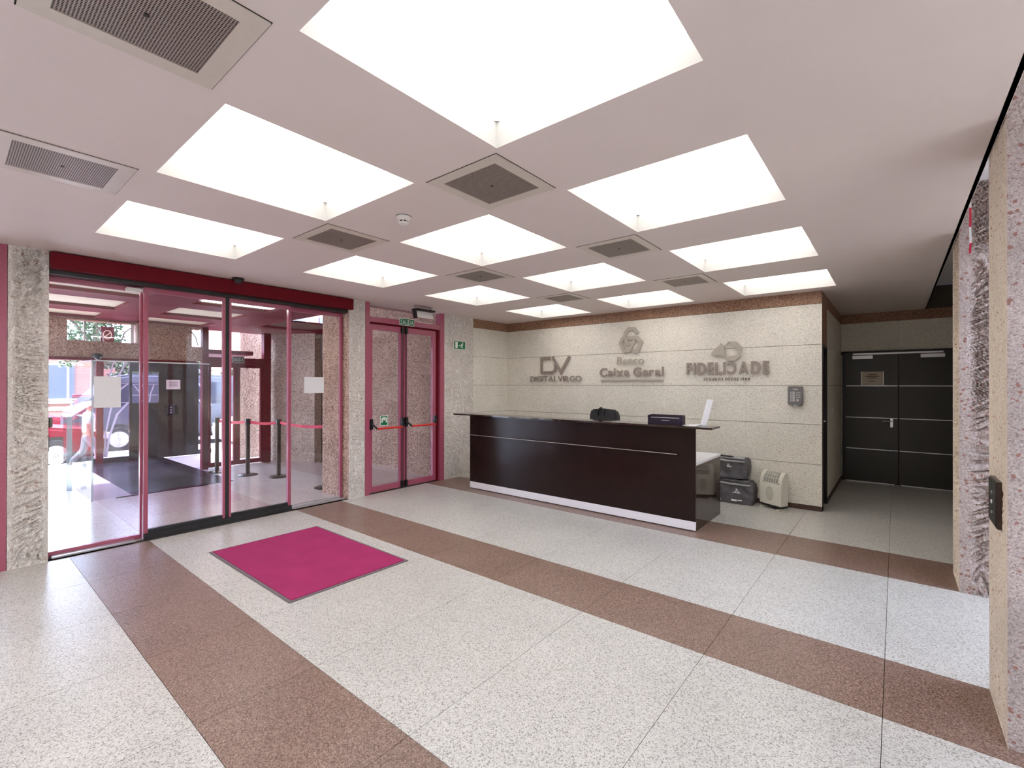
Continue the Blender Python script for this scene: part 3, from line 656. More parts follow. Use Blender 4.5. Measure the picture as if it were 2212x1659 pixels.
pins(g3, [(-1.95, 2.08), (-1.7, 2.0), (-2.38, 1.8), (-1.33, 1.8)])
# intercom phone on the wall
ic = thing('intercom', 'grey keypad intercom on the logo wall near its right end', 'intercom', (-1, YB, 1.35))
box('body', -1.09, -.922, YB-.05, YB, 1.345, 1.585, 'intercom_grey', ic, .008); box('cradle', -1.05, -.945, YB-.055, YB-.005, 1.33, 1.355, 'intercom_grey', ic, .006)
box('name_strip', -1.03, -.975, YB-.053, YB-.049, 1.54, 1.552, 'key_pale', ic)
for i in range(6):
    z = 1.39+i*.022; box('key', -1.062, -1.043, YB-.053, YB-.049, z, z+.013, 'key_pale', ic); box('key', -1.037, -1.008, YB-.053, YB-.049, z, z+.016, 'key_pale', ic)
    if i > 1:
        for x in (-.995, -.977, -.959): box('key', x, x+.012, YB-.053, YB-.049, z, z+.011, 'key_pale', ic)
MB().lathe([(.016, 0), (.016, -.004)], (-.978, YB-.049, 1.405), 14, 'y').build('round_key', 'key_pale', ic)
box('slot', -1.03, -.985, YB-.057, YB-.053, 1.335, 1.345, 'key_pale', ic); box('side_hook', -.925, -.90, YB-.035, YB-.02, 1.47, 1.475, 'steel', ic)

# ------------------------------------------------------------------ reception desk and what stands on it
dk = thing('reception_desk', 'long dark glossy reception desk with a white kick plate', 'desk', (-3.4, 5.6, 0))
box('front_panel', -5.105, -1.685, 5.20, 5.228, .108, 1.128, 'wenge', dk, .0015)
box('kick_plate', -5.105, -1.685, 5.202, 5.226, .012, .108, 'kick_metal', dk); box('plinth', -5.09, -1.70, 5.215, 5.26, .0, .012, 'black', dk)
box('counter_shelf', -5.375, -1.485, 5.10, 5.40, 1.128, 1.15, 'wenge_gloss', dk, .002)
box('ledge', -5.06, -1.87, 5.165, 5.20, .815, .832, 'wenge', dk, .0015); box('ledge_edge', -5.06, -1.87, 5.162, 5.1655, .828, .833, 'vent_metal', dk)
box('side_panel', -1.715, -1.685, 5.228, 6.14, 0, .715, 'wenge_gloss', dk, .0015); box('side_panel', -5.105, -5.075, 5.228, 6.14, 0, .715, 'wenge', dk, .0015)
box('worktop', -5.105, -1.685, 5.228, 6.15, .715, .745, 'white_laminate', dk, .002)
for x in (-4.4, -3.2, -2.2): box('shelf_bracket', x, x+.03, 5.228, 5.38, .95, 1.128, 'wenge', dk)
# visitor card box, paper, leaning sheet
cb = thing('leaflet_box', 'dark purple leaflet box standing on the desk counter', 'box', (-2.04, 5.3, 1.15))
box('front', -2.245, -1.845, 5.245, 5.255, 1.151, 1.245, 'purple_card', cb, .001); box('back', -2.245, -1.845, 5.34, 5.35, 1.151, 1.255, 'purple_card', cb, .001)
box('side', -2.245, -2.235, 5.255, 5.34, 1.151, 1.25, 'purple_card', cb); box('side', -1.855, -1.845, 5.255, 5.34, 1.151, 1.25, 'purple_card', cb); box('bottom', -2.235, -1.855, 5.255, 5.34, 1.151, 1.158, 'purple_card', cb)
box('rim_line', -2.205, -1.875, 5.242, 5.246, 1.222, 1.229, 'alu', cb); box('emblem_line', -2.08, -1.99, 5.242, 5.246, 1.192, 1.198, 'alu', cb)
pp = MB(); pp.add([(-1.83, 5.22, 1.1512), (-1.69, 5.2, 1.1512), (-1.66, 5.33, 1.1512), (-1.80, 5.35, 1.1512), (-1.83, 5.22, 1.1535), (-1.69, 5.2, 1.1535), (-1.66, 5.33, 1.16), (-1.80, 5.35, 1.1535)], [(0, 3, 2, 1), (4, 5, 6, 7), (0, 1, 5, 4), (1, 2, 6, 5), (2, 3, 7, 6), (3, 0, 4, 7)])
tag(pp.build('paper_pile', 'paper'), 'white papers lying at the right end of the desk counter', 'paper')
st_ = MB(); a = Vector((-1.70, 5.29, 1.151)); b = Vector((-1.56, 5.40, 1.52))
st_.add([(-1.675, 5.33, 1.1512), (-1.615, 5.35, 1.1512), (-1.615, 5.358, 1.1512), (-1.675, 5.338, 1.1512), (-1.61, 5.36, 1.44), (-1.55, 5.38, 1.44), (-1.55, 5.388, 1.44), (-1.61, 5.368, 1.44)], [(0, 1, 2, 3), (4, 7, 6, 5), (0, 4, 5, 1), (1, 5, 6, 2), (2, 6, 7, 3), (3, 7, 4, 0)])
tag(st_.build('sheet_holder', 'paper'), 'tall narrow white card leaning on the right end of the desk counter', 'card')
# chair behind the desk with a rucksack-like top
ch = thing('office_chair', 'black office chair behind the desk, only its padded top showing', 'chair', (-3.35, 6.0, 0))
for k in range(5):
    t = 2*math.pi*k/5; MB().tube([(-3.35, 6.0, .09), (-3.35+.28*math.cos(t), 6.0+.28*math.sin(t), .05)], [.022, .014], 8).build('base_arm', 'black', ch); MB().lathe([(.026, -.012), (.026, .012)], (-3.35+.28*math.cos(t), 6+.28*math.sin(t), .026), 12, 'x').build('castor', 'black', ch)
MB().tube([(-3.35, 6, .09), (-3.35, 6, .45)], .03, 10).build('gas_lift', 'black', ch); box('seat', -3.6, -3.1, 5.76, 6.24, .45, .53, 'rubber', ch, .03)
mb = MB().box(-3.56, -3.14, 6.22, 6.30, .58, .988); mb.build('backrest', 'rubber', ch, .035); box('back_spine', -3.39, -3.31, 6.20, 6.23, .45, .75, 'black', ch)
jk = thing('jacket', 'black jacket hung over the top of the office chair', 'jacket', (-3.35, 6.26, 1.15))
MB().prism([(-3.58, .99), (-3.57, 1.17), (-3.535, 1.235), (-3.46, 1.243), (-3.40, 1.25), (-3.34, 1.245), (-3.25, 1.24), (-3.17, 1.228), (-3.125, 1.16), (-3.12, .99)], lambda a, b, d: (a, d, b), 6.195, 6.325).build('body', 'rubber', jk, .018, smooth=True)
MB().tube([(-3.43, 6.19, 1.15), (-3.42, 6.185, 1.22), (-3.37, 6.19, 1.262), (-3.33, 6.19, 1.23), (-3.335, 6.185, 1.15)], .018, 8).build('collar', 'black', jk, smooth=True)

# ------------------------------------------------------------------ bags and heater beside the desk
def bag(name, label, x0, x1, y0, y1, z0, z1, seed, sag, marks):
    t = thing(name, label, 'bag', ((x0+x1)/2, (y0+y1)/2, z0), 'stacked grey bags')
    n = 12; mb = MB(); cols = []
    bm = bmesh.new(); bmesh.ops.create_cube(bm, size=1); bmesh.ops.subdivide_edges(bm, edges=bm.edges[:], cuts=n, use_grid_fill=True)
    vs = []
    for v in bm.verts:
        p = v.co.copy(); k = 1-.10*(abs(p.x*2)**4*abs(p.z*2)**4) - .05*(abs(p.y*2)**6*abs(p.z*2)**4)
        q = Vector((p.x*k, p.y*(1-.16*max(0, p.z*2)**3)*k, p.z))
        w = Vector(((x0+x1)/2+q.x*(x1-x0), (y0+y1)/2+q.y*(y1-y0), (z0+z1)/2+q.z*(z1-z0)))
        nn = noise.noise(w*9+Vector((seed*5, 0, 0)))*.030 + noise.noise(w*24+Vector((0, seed, 0)))*.014
        if w.z > z0+.02: w += Vector((nn*.4, nn, nn*.5))
        w.z = max(w.z, z0+.001)
        if p.z > 0: w.z -= sag*(1-abs(p.x*2))*p.z*.7 + .02*max(0, p.x)
        vs.append(tuple(w))
    bm.verts.index_update(); fs = [tuple(v.index for v in f.verts) for f in bm.faces]; bm.free(); mb.add(vs, fs)
    mb.build('body', 'bag_grey', t, smooth=True)
    zt = z1-.03
    MB().tube([(x0+.01, y0-.004, zt), ((x0+x1)/2, y0-.006, zt-.02), (x1-.03, y0-.002, zt-.02)], [.011, .013, .009], 8).build('piping', 'bag_light', t, smooth=True)
    MB().tube([(x0+.1, y0+.05, z1-.02), (x0+.18, y0+.03, z1+.008), ((x0+x1)/2+.06, y0+.04, z1+.005), (x1-.08, y0+.06, z1-.03)], .011, 8).build('strap', 'black', t, smooth=True)
    ml = MB(); n2 = 16
    for j in range(5):
        for i in range(n2+1):
            u = i/n2; v = j/4; xx = x0+.02+(x1-x0-.06)*u; yy = y0+.005+(y1-y0-.04)*v*.8; zz = z1-.012+.02*noise.noise(Vector((xx*14, yy*20, seed)))+.018*math.sin(v*3.1)
            ml.v.append((xx, yy, zz)); 
    for j in range(4):
        for i in range(n2): ml.f.append((j*(n2+1)+i, j*(n2+1)+i+1, (j+1)*(n2+1)+i+1, (j+1)*(n2+1)+i))
    fl_ = ml.build('top_flap', 'bag_light' if seed == 2 else 'bag_grey', t, smooth=True); md = fl_.modifiers.new('thick', 'SOLIDIFY'); md.thickness = .006
    f_ = lambda a, b, d: (a, y0-.014-d, b)
    cx_, cz_ = x0+(.40 if seed == 1 else .29), z0+(.185 if seed == 1 else .175); r_ = .024 if seed == 1 else .018
    for k in range(3):
        an = math.pi/2+k*2.094; MB().stroke([(cx_, cz_), (cx_+r_*math.cos(an+.3), cz_+r_*math.sin(an+.3)), (cx_+r_*.9*math.cos(an-.5), cz_+r_*.9*math.sin(an-.5))], .007, f_, 0, .004).build('emblem_mark', 'paper', t)
    for (a, b, w, h) in marks:
        box('print_mark', x0+a, x0+a+w, y0-.016, y0+.02, z0+b, z0+b+h, 'paper', t)
    return t
bag('travel_bag', 'lower grey bag with white print, on the floor beside the desk', -2.05, -1.455, 6.78, 7.03, 0, .315, 1, .01, [(.13, .035, .015, .018), (.155, .035, .015, .018), (.18, .035, .015, .018), (.33, .04, .07, .022), (.41, .05, .05, .008), (.35, .15, .09, .008)])
bag('travel_bag', 'upper darker grey bag with a small white mark, lying on the lower bag', -2.05, -1.53, 6.80, 7.03, .338, .62, 2, .02, [(.10, .155, .05, .018), (.275, .15, .055, .006)])
ht = thing('heater', 'cream convector heater with an oval grille standing on the floor by the wall', 'heater', (0, 0, 0))
L_, D_ = .315, .135      # local: x along the front, y to the back
prof = [(.0, .055), (-.006, .20), (.0, .33), (.018, .40), (.05, .455), (.085, .478), (.115, .47), (.132, .42), (.135, .33), (.12, .32), (.12, .055)]
MB().prism(prof, lambda a, b, d: (d, a, b), .03, L_-.03).build('body', 'heater_cream', ht, .002, smooth=True)
for x in (0, L_-.03): MB().prism([(a-.004 if a < .05 else a+.003, b+.004 if b > .4 else b) for a, b in prof], lambda a, b, d: (d, a, b), x, x+.03).build('side_cheek', 'heater_cream', ht, .006, smooth=True)
MB().prism([(.0, .345), (.016, .405), (.047, .458), (.075, .475), (.071, .478), (.043, .463), (.011, .408), (-.004, .346)], lambda a, b, d: (d, a, b), .055, L_-.055).build('grille_opening', 'heater_grey', ht)
for i in range(6):
    x = .065+i*.034; MB().tube([(x, -.005, .347), (x, .010, .410), (x, .043, .466), (x, .073, .480)], .0035, 6).build('grille_bar', 'heater_cream', ht)
for (yy, z) in ((.008, .40), (.030, .447)): MB().tube([(.055, yy-.003, z), (L_-.055, yy-.003, z)], .0035, 6).build('grille_bar', 'heater_cream', ht)
MB().prism([(.15+.052*math.cos(t*.2618), .20+.085*math.sin(t*.2618)) for t in range(24)], lambda a, b, d: (a, d, b), -.010, -.003).build('oval_grille', 'heater_grey', ht)
for i in range(9):
    x = .15+(i-4)*.011; h = .08*math.sqrt(max(.02, 1-((i-4)*.011/.052)**2)); box('oval_slat', x-.003, x+.003, -.013, -.009, .20-h, .20+h, 'heater_cream', ht)
MB().prism([(.15+.06*math.cos(t*.2618), .20+.094*math.sin(t*.2618)) for t in range(24)], lambda a, b, d: (a, d, b), -.007, -.002).build('oval_rim', 'heater_cream', ht)
box('underside', .02, L_-.005, .01, .125, .03, .057, 'black', ht)
for x in (.02, L_-.05): MB().box(x, x+.03, -.03, .16, 0, .018).box(x+.005, x+.025, .03, .10, .018, .05).build('foot', 'heater_cream', ht, .004)
box('switch', L_-.04, L_-.028, -.006, .0, .335, .343, 'black', ht)
ht.location = (-1.395, 6.885, 0); ht.rotation_euler = (0, 0, -.50)

# ------------------------------------------------------------------ entrance mat, call panel, tape
mt = thing('door_mat', 'crimson carpet mat with a thin grey rubber border in front of the sliding doors', 'mat', (-4.23, 2.15, 0))
MB().box(-5.04, -3.415, 1.612, 2.69, .0005, .006).build('border', 'mat_border', mt, .002); MB().box(-5.015, -3.44, 1.637, 2.665, .004, .011).build('pile', 'mat_carpet', mt, .003)
cp = thing('call_panel', 'dark metal lift call panel on the right edge column', 'panel', (.37, 3.23, .92))
box('plate', .363, .392, 3.115, 3.345, .925, 1.145, 'post_brown', cp, .003); box('face', .360, .364, 3.125, 3.335, .935, 1.135, 'black', cp)
for z, m in ((1.08, 'steel'), (1.035, 'paper'), (.985, 'steel')): MB().lathe([(.009, 0), (.009, -.004)], (.360, 3.23, z), 12, 'x').build('button', m, cp)
tp = MB(); 
pts = [(.437, 4.965, 3.10), (.44, 4.962, 2.95), (.438, 4.955, 2.8), (.441, 4.96, 2.68), (.436, 4.952, 2.60)]
tt = thing('hazard_tape', 'strip of red and white tape hanging on the column beside the corridor', 'tape', (.438, 4.96, 2.6))
for i in range(len(pts)-1):
    p, q = pts[i], pts[i+1]
    MB().add([(p[0]-.006, p[1], p[2]), (p[0]+.006, p[1]-.004, p[2]), (q[0]+.006, q[1]-.004, q[2]), (q[0]-.006, q[1], q[2]), (p[0]-.006, p[1]+.003, p[2]), (p[0]+.006, p[1]-.001, p[2]), (q[0]+.006, q[1]-.001, q[2]), (q[0]-.006, q[1]+.003, q[2])],
             [(0, 1, 2, 3), (7, 6, 5, 4), (0, 4, 5, 1), (1, 5, 6, 2), (2, 6, 7, 3), (3, 7, 4, 0)]).build('tape_segment', 'belt_red' if i % 2 else 'paper', tt)

# ------------------------------------------------------------------ entrance porch behind the glass
fv = struct(box('floor_porch', -10.4, XG-.15, -4.6, 5.6, -.12, -.018, 'grout'), 'pinkish terrazzo floor of the porch behind the glass')
vxs = grid_rows(-10.4, XG-.15, 1.1); vys = [-4.6, -2.9, -1.2, .2, 1.36, 2.78, 4.2, 5.6]
for j in range(len(vys)-1):
    for i in range(len(vxs)-1): box('floor_panel', vxs[i]+.001, vxs[i+1]-.001, vys[j]+.001, vys[j+1]-.001, -.018, 0, 'terrazzo_pink' if j % 2 == 0 else 'terrazzo_grey', fv)
# red ceiling with cream sunk panels
cv = struct(box('ceiling_porch', -10.4, -6.06, -4.6, 3.68, 2.72, 2.80, 'red_beam'), 'red porch ceiling with sunk cream panels')
rx = [(-7.2, -6.12), (-8.62, -7.66), (-9.95, -9.13)]; ry = [(-2.6, -1.4), (-.9, .02), (.5, 1.56), (2.09, 3.02)]
gx = sorted({-10.4, -6.06} | {v for p in rx for v in p}); gy = sorted({-4.6, 3.68} | {v for p in ry for v in p})
for i in range(len(gx)-1):
    if (gx[i], gx[i+1]) in rx: 
        for j in range(len(gy)-1):
            m = (gy[j], gy[j+1]) in ry
            if m: box('cream_panel', gx[i], gx[i+1], gy[j], gy[j+1], 2.70, 2.72, 'vest_cream', cv)
            else: box('beam', gx[i], gx[i+1], gy[j], gy[j+1], 2.66, 2.72, 'red_beam', cv)
    else: box('beam', gx[i], gx[i+1], -4.6, 3.68, 2.66, 2.72, 'red_beam', cv)
# strip lights on the porch ceiling
for (x, y, lb) in ((-6.55, .95, 'white strip lamp on the porch ceiling behind the left pane'), (-6.7, 2.5, 'grey slotted panel on the porch ceiling behind the middle panes')):
    o = thing('strip_lamp', lb, 'lamp', (x, y, 2.66)); box('housing', x-.09, x+.09, y-.45, y+.45, 2.655, 2.70, 'plastic_white', o, .004)
    for k in range(4): box('louvre', x-.07+k*.04, x-.05+k*.04, y-.42, y+.42, 2.648, 2.655, 'strip_light', o)
struct(rough_box('wall_porch_end', -9.4, -6.62, 5.45, 5.7, 0, 3.7, 'stone_brownish', seed=8, sides='y', step=.03, amp=.03))
ch_ = root('ceiling_porch_high', (-7.5, 4.6, 3.7), 'higher ceiling of the porch end, run on outside as an added sun block')
box('plaster', -10.9, -6.06, 2.2, 5.7, 3.7, 3.8, 'bld_white', ch_)  # slab runs past the high window as an added overhang against the sun
struct(box('ceiling_porch_low', -10.4, -9.0, 3.68, 5.7, 2.66, 2.80, 'red_beam')); w4 = root('window_added', (-9.02, 4.6, 2.8), 'unseen high window added to light the far end of the porch'); box('pane', -9.03, -9.02, 3.68, 5.45, 2.84, 3.66, 'glass_clear', w4); box('rail', -9.05, -9.0, 3.68, 5.45, 2.80, 2.84, 'red_beam', w4); box('rail', -9.05, -9.0, 3.68, 5.45, 3.66, 3.70, 'red_beam', w4)  # window put in out of view so daylight reaches the porch end wall
struct(box('wall_porch_upper', -10.3, -6.06, 3.62, 3.68, 2.80, 3.7, 'stucco')); struct(box('wall_porch_side', -6.3, -6.02, 3.6, 5.7, 2.80, 3.8, 'stucco'))
struct(box('wall_porch_corner', -10.4, -9.4, 5.45, 5.7, 0, 2.66, 'stone_brownish'))
ob = rough_box('stone_column', -.55, .55, -.2, .2, 0, 2.66, 'stone_tan', seed=9, sides='xXyY', step=.025, amp=.012)
ob.location = (-9.86, 4.80, 0); ob.rotation_euler = (0, 0, .50); tag(ob, 'hammered stone pillar at the back of the porch, behind the belt posts', 'column')
for x, y, lb in ((-9.13, 5.0, 'thin brown post beside the porch pillar, left of the two'), (-9.0, 5.08, 'thin brown post beside the porch pillar, right of the two')):
    p_ = thing('steel_post', lb, 'post', (x, y, 0)); box('shaft', x-.03, x+.03, y-.03, y+.03, .01, 2.64, 'post_brown', p_); box('foot_plate', x-.05, x+.05, y-.05, y+.05, 0, .01, 'post_brown', p_); box('head_plate', x-.05, x+.05, y-.05, y+.05, 2.64, 2.655, 'post_brown', p_)
# outer wall: stone lintel over red beam; slots stand in for reflected windows
wo = root('wall_outer', (-10.1, 1.2, 2.0), 'hammered stone lintel of the porch with slots imitating window reflections')
ZL0, ZL1, SL0, SL1 = 2.03, 2.72, 2.30, 2.63
for (a, b) in ((-4.6, 1.25), (2.13, 2.935)): rough_box('lintel_block', -10.3, -10.05, a, b, ZL0, ZL1, 'stone_brownish', wo, seed=int(a*3+30), sides='X', step=.022, amp=.016, margin=.01)
for (a, b) in ((1.25, 2.13), (2.935, 3.1)):
    rough_box('lintel_block', -10.3, -10.05, a, b, ZL0, SL0, 'stone_brownish', wo, seed=int(a*7), sides='X', step=.022, amp=.016, margin=.01); rough_box('lintel_block', -10.3, -10.05, a, b, SL1, ZL1, 'stone_brownish', wo, seed=3, sides='X', step=.022, amp=.016, margin=.01)
box('lintel_beam', -10.3, -10.03, -4.6, 3.0, 1.985, 2.03, 'red_dark', wo)
w3 = root('window_reflection', (-10.2, 1.7, 2.3), 'lintel slot with etched arcs, built to imitate a window reflection')  # panes and arcs imitate bright windows mirrored in the entrance glass
box('pane', -10.18, -10.172, 1.25, 2.13, SL0, SL1, 'glass_clear', w3); box('pane', -10.18, -10.172, 2.935, 3.1, SL0, SL1, 'glass_clear', w3)
fx = lambda a, b, d: (-10.172+d, a, b)
for p in ([(1.30, 2.62), (1.40, 2.52), (1.47, 2.40), (1.50, 2.31)], [(1.60, 2.60), (1.68, 2.45), (1.71, 2.31)], [(2.10, 2.60), (1.98, 2.48), (1.93, 2.31)], [(2.95, 2.6), (3.03, 2.48), (3.07, 2.32)]):
    MB().stroke(p, .022, fx, 0, .002).build('etched_arc', 'etch', w3)
box('bar', -10.17, -10.15, 1.455, 1.475, SL0, SL1, 'alu', w3); box('bar', -10.17, -10.15, 2.06, 2.10, SL0, SL1, 'alu', w3)
sgx = thing('street_sign', 'small dark red square sign with a ring seen through the lintel slot', 'sign', (-10.6, 1.79, 2.3))
box('plate', -10.62, -10.60, 1.74, 1.92, 2.30, 2.60, 'sign_red', sgx); mb = MB()
mb.stroke([(1.83+.055*math.cos(t*.5236), 2.46+.075*math.sin(t*.5236)) for t in range(13)], .012, lambda a, b, d: (-10.60+d, a, b), 0, .003).build('ring_mark', 'vest_cream', sgx)
MB().stroke([(1.79, 2.42), (1.87, 2.50)], .012, lambda a, b, d: (-10.60+d, a, b), 0, .003).build('cross_mark', 'vest_cream', sgx)
box('stay', -10.6, -10.3, 1.82, 1.84, 2.58, 2.60, 'black', sgx)
dc2 = thing('dome_camera', 'black dome camera under the stone lintel in the porch', 'camera', (-9.98, 1.6, 2.03))
MB().lathe([(.07, .03), (.07, 0), (.06, -.02)], (-9.97, 1.6, 2.06), 16).build('base', 'black', dc2, smooth=True); MB().lathe([(.05*math.cos(a*.26), -.02-.05*math.sin(a*.26)) for a in range(6)], (-9.97, 1.6, 2.06), 16).build('dome', 'car_glass', dc2, smooth=True); box('arm', -10.05, -9.97, 1.57, 1.63, 2.075, 2.10, 'black', dc2)
# outer emergency door
d5 = root('door_5', (-10.1, 3.7, 0), 'red framed glazed outer door of the porch with a transom light')
for (a, b) in ((3.1, 3.20), (4.20, 4.34)): box('jamb', -10.15, -10.03, a, b, 0, 2.72, 'red_beam', d5)
box('transom_bar', -10.15, -10.03, 3.2, 4.2, 1.99, 2.12, 'red_beam', d5); box('head', -10.15, -10.03, 3.2, 4.2, 2.68, 2.72, 'red_beam', d5); box('transom_pane', -10.1, -10.09, 3.2, 4.2, 2.12, 2.68, 'glass_clear', d5)
for (a, b) in ((3.2, 3.70), (3.71, 4.2)):
    lf = box('leaf', -10.12, -10.06, a, a+.05, .02, 1.99, 'red_beam', d5); box('stile', -10.12, -10.06, b-.05, b, .02, 1.99, 'red_beam', lf); box('top_rail', -10.12, -10.06, a+.05, b-.05, 1.93, 1.99, 'red_beam', lf); box('bottom_rail', -10.12, -10.06, a+.05, b-.05, .02, .10, 'red_beam', lf)
    box('pane', -10.094, -10.086, a+.05, b-.05, .10, 1.93, 'glass_clear', lf)
sg = thing('exit_sign', 'dark SALIDA sign above the outer porch door', 'sign', (-10.02, 3.7, 2.03)); box('plate', -10.03, -10.02, 3.60, 3.82, 2.03, 2.15, 'sign_white', sg); box('field', -10.02, -10.017, 3.608, 3.812, 2.038, 2.142, 'black', sg)
lettering('SALIDA', 3.62, 3.80, 2.055, .07, sgn_x(-10.017), .002, 'sign_white', sg, .003, .12)
# glass wind screen in the porch
cg = thing('glass_screen', 'dark glass wind screen standing in the porch', 'screen', (-8.9, 2.0, 0))
box('front_pane', -8.476, -8.464, 1.315, 2.70, .005, 1.915, 'glass_tinted', cg); box('side_pane', -10.0, -8.47, 1.300, 1.312, .005, 1.915, 'glass_clear', cg)
box('top_rail', -8.485, -8.455, 1.30, 2.715, 1.915, 1.93, 'alu', cg); box('side_rail', -10.0, -8.485, 1.295, 1.318, 1.915, 1.93, 'alu', cg); box('edge_post', -8.49, -8.45, 1.295, 1.315, .0, 1.93, 'glass_edge', cg); box('base_rail', -8.485, -8.455, 1.56, 2.70, 0, .01, 'black', cg)
fin = thing('glass_fin', 'clear standing glass box beside the wind screen in the porch', 'screen', (-9.6, 1.25, 0)); box('fin', -10.0, -9.6, 1.20, 1.212, 0.005, 1.1, 'glass_clear', fin); box('fin_edge', -9.6, -9.57, 1.19, 1.25, 0.0, 1.1, 'glass_edge', fin); box('cap', -10.0, -9.57, 1.19, 1.25, 1.1, 1.115, 'alu', fin)
df = struct(box('floor_dark_mat', -12.6, -8.5, 1.75, 3.08, .001, .006, 'dark_floor'), 'dark polished floor behind the wind screen')
# belt barrier
bp0 = None; posts = [(-6.86, 3.79), (-8.27, 3.71), (-8.86, 3.44), (-9.57, 3.19)]
plb = ['brown belt post half hidden by the stone column', 'brown belt post nearest the sliding doors, in the corner of the belt', 'brown belt post in the middle of the three seen through the glass', 'brown belt post farthest away, next to the wind screen']
for (x, y), lb in zip(posts, plb):
    t = thing('belt_post', lb, 'post', (x, y, 0), 'belt barrier posts')
    MB().lathe([(.165, 0), (.165, .008), (.14, .018), (.04, .03)], (x, y, 0), 24).build('base', 'post_brown', t, smooth=True); MB().lathe([(.034, .028), (.034, .90)], (x, y, 0), 16).build('shaft', 'post_brown', t, smooth=True)
    MB().lathe([(.045, .90), (.045, .985), (.038, .995)], (x, y, 0), 16).build('head', 'black', t, smooth=True)
blb = ['red belt stretched to the post hidden behind the stone column', 'red belt between the corner post and the middle post', 'red belt between the middle post and the farthest post']
for k in range(3):
    (xa, ya), (xb, yb) = posts[k], posts[k+1]; d = Vector((xb-xa, yb-ya, 0)).normalized(); mb = MB(); n = 10; nn = Vector((-d.y, d.x, 0))*.0015
    P = []
    for i in range(n+1):
        s = i/n; q = Vector((xa, ya, .945)).lerp(Vector((xb, yb, .945)), s); q += d*(.045 if i == 0 else -.045 if i == n else 0); q.z -= .03*4*s*(1-s); P.append(q)
    vs = []
    for q in P: vs += [q-nn-Vector((0, 0, .024)), q-nn+Vector((0, 0, .024)), q+nn+Vector((0, 0, .024)), q+nn-Vector((0, 0, .024))]
    fs = [(4*i+j, 4*i+(j+1) % 4, 4*i+4+(j+1) % 4, 4*i+4+j) for i in range(n) for j in range(4)]; mb.add(vs, fs+[(0, 1, 2, 3), (4*n+3, 4*n+2, 4*n+1, 4*n)])
    tag(mb.build('barrier_belt', 'belt_red'), blb[k], 'belt', 'barrier belts')
struct(box('ceiling_sun_shade', -12.7, -10.3, 1.45, 4.1, 2.20, 2.28, 'red_beam'), 'added unseen roof shading the floor before the etched glass front')  # roof added out of view to keep sun and sky off the dark floor
# far entrance front: etched glass beside a dark panel with notice and keypad
XP = -12.4
fp = root('wall_entrance_front', (XP, 3.0, 0), 'etched glass front with a dark panel at the far side of the porch')
box('dark_wall', XP-.06, XP, 2.50, 2.54, 0, 2.2, 'dark_panel', fp); box('dark_wall', XP-.06, XP, 3.0, 3.75, 0, 2.2, 'dark_panel', fp); box('dark_wall', XP-.06, XP, 2.54, 3.0, 0, 1.20, 'dark_panel', fp); box('dark_wall', XP-.06, XP, 2.54, 3.0, 1.87, 2.2, 'dark_panel', fp)
box('post', XP-.05, XP+.02, 1.97, 2.08, 0, 2.2, 'red_dark', fp)
for (a, b) in ((1.92, 1.97), (2.08, 2.50), (3.75, 4.02)): box('pane', XP-.02, XP-.012, a, b, .1, 2.2, 'glass_clear', fp); box('bottom_rail', XP-.04, XP, a, b, 0, .1, 'black', fp)
box('pane', XP-.02, XP-.012, 2.54, 3.0, 1.2, 1.87, 'glass_clear', fp)
f = lambda a, b, d: (XP-.012+d, a, b)
for p, w in (([(2.10, .12), (2.12, .6), (2.2, 1.1), (2.36, 1.5), (2.48, 1.62)], .03), ([(2.13, .12), (2.18, .55), (2.30, .98), (2.48, 1.22)], .035), ([(2.11, 1.6), (2.2, 1.85), (2.25, 2.1)], .025), ([(2.25, 1.65), (2.38, 1.9), (2.45, 2.1)], .03), ([(2.08, 1.62), (2.49, 1.62)], .012), ([(2.08, 1.22), (2.49, 1.22)], .012),
             ([(3.76, 1.95), (3.88, 1.7), (3.98, 1.35), (4.0, 1.1)], .03), ([(3.76, 1.62), (3.88, 1.4), (3.95, 1.1)], .03), ([(3.76, 1.25), (3.9, 1.0), (3.96, .8)], .025), ([(3.76, 1.63), (4.01, 1.63)], .012), ([(3.76, 1.25), (4.01, 1.25)], .012),
             ([(2.56, 1.60), (2.66, 1.45), (2.72, 1.22)], .02), ([(2.72, 1.60), (2.76, 1.4), (2.78, 1.22)], .02), ([(2.92, 1.60), (2.86, 1.4), (2.84, 1.22)], .02), ([(2.55, 1.60), (2.99, 1.60)], .012), ([(2.55, 1.37), (2.99, 1.37)], .012)):
    MB().stroke(p, w, f, 0, .004).build('etched_arc', 'etch', fp)
ntc = thing('notice', 'small pale notice on the dark panel behind the wind screen', 'notice', (XP, 3.26, 1.49)); box('sheet', XP, XP+.006, 3.135, 3.395, 1.49, 1.70, 'paper_cream', ntc)
for z in (1.64, 1.60, 1.56): box('text_line', XP+.006, XP+.008, 3.19, 3.34, z, z+.012, 'ink', ntc)
kp = thing('entry_keypad', 'dark entry keypad under the notice behind the wind screen', 'keypad', (XP, 3.21, .92)); box('case', XP, XP+.03, 3.145, 3.285, .925, 1.155, 'black', kp, .004)
for i in range(3): box('key', XP+.03, XP+.034, 3.2, 3.23, .97+i*.055, .995+i*.055, 'bag_light', kp)

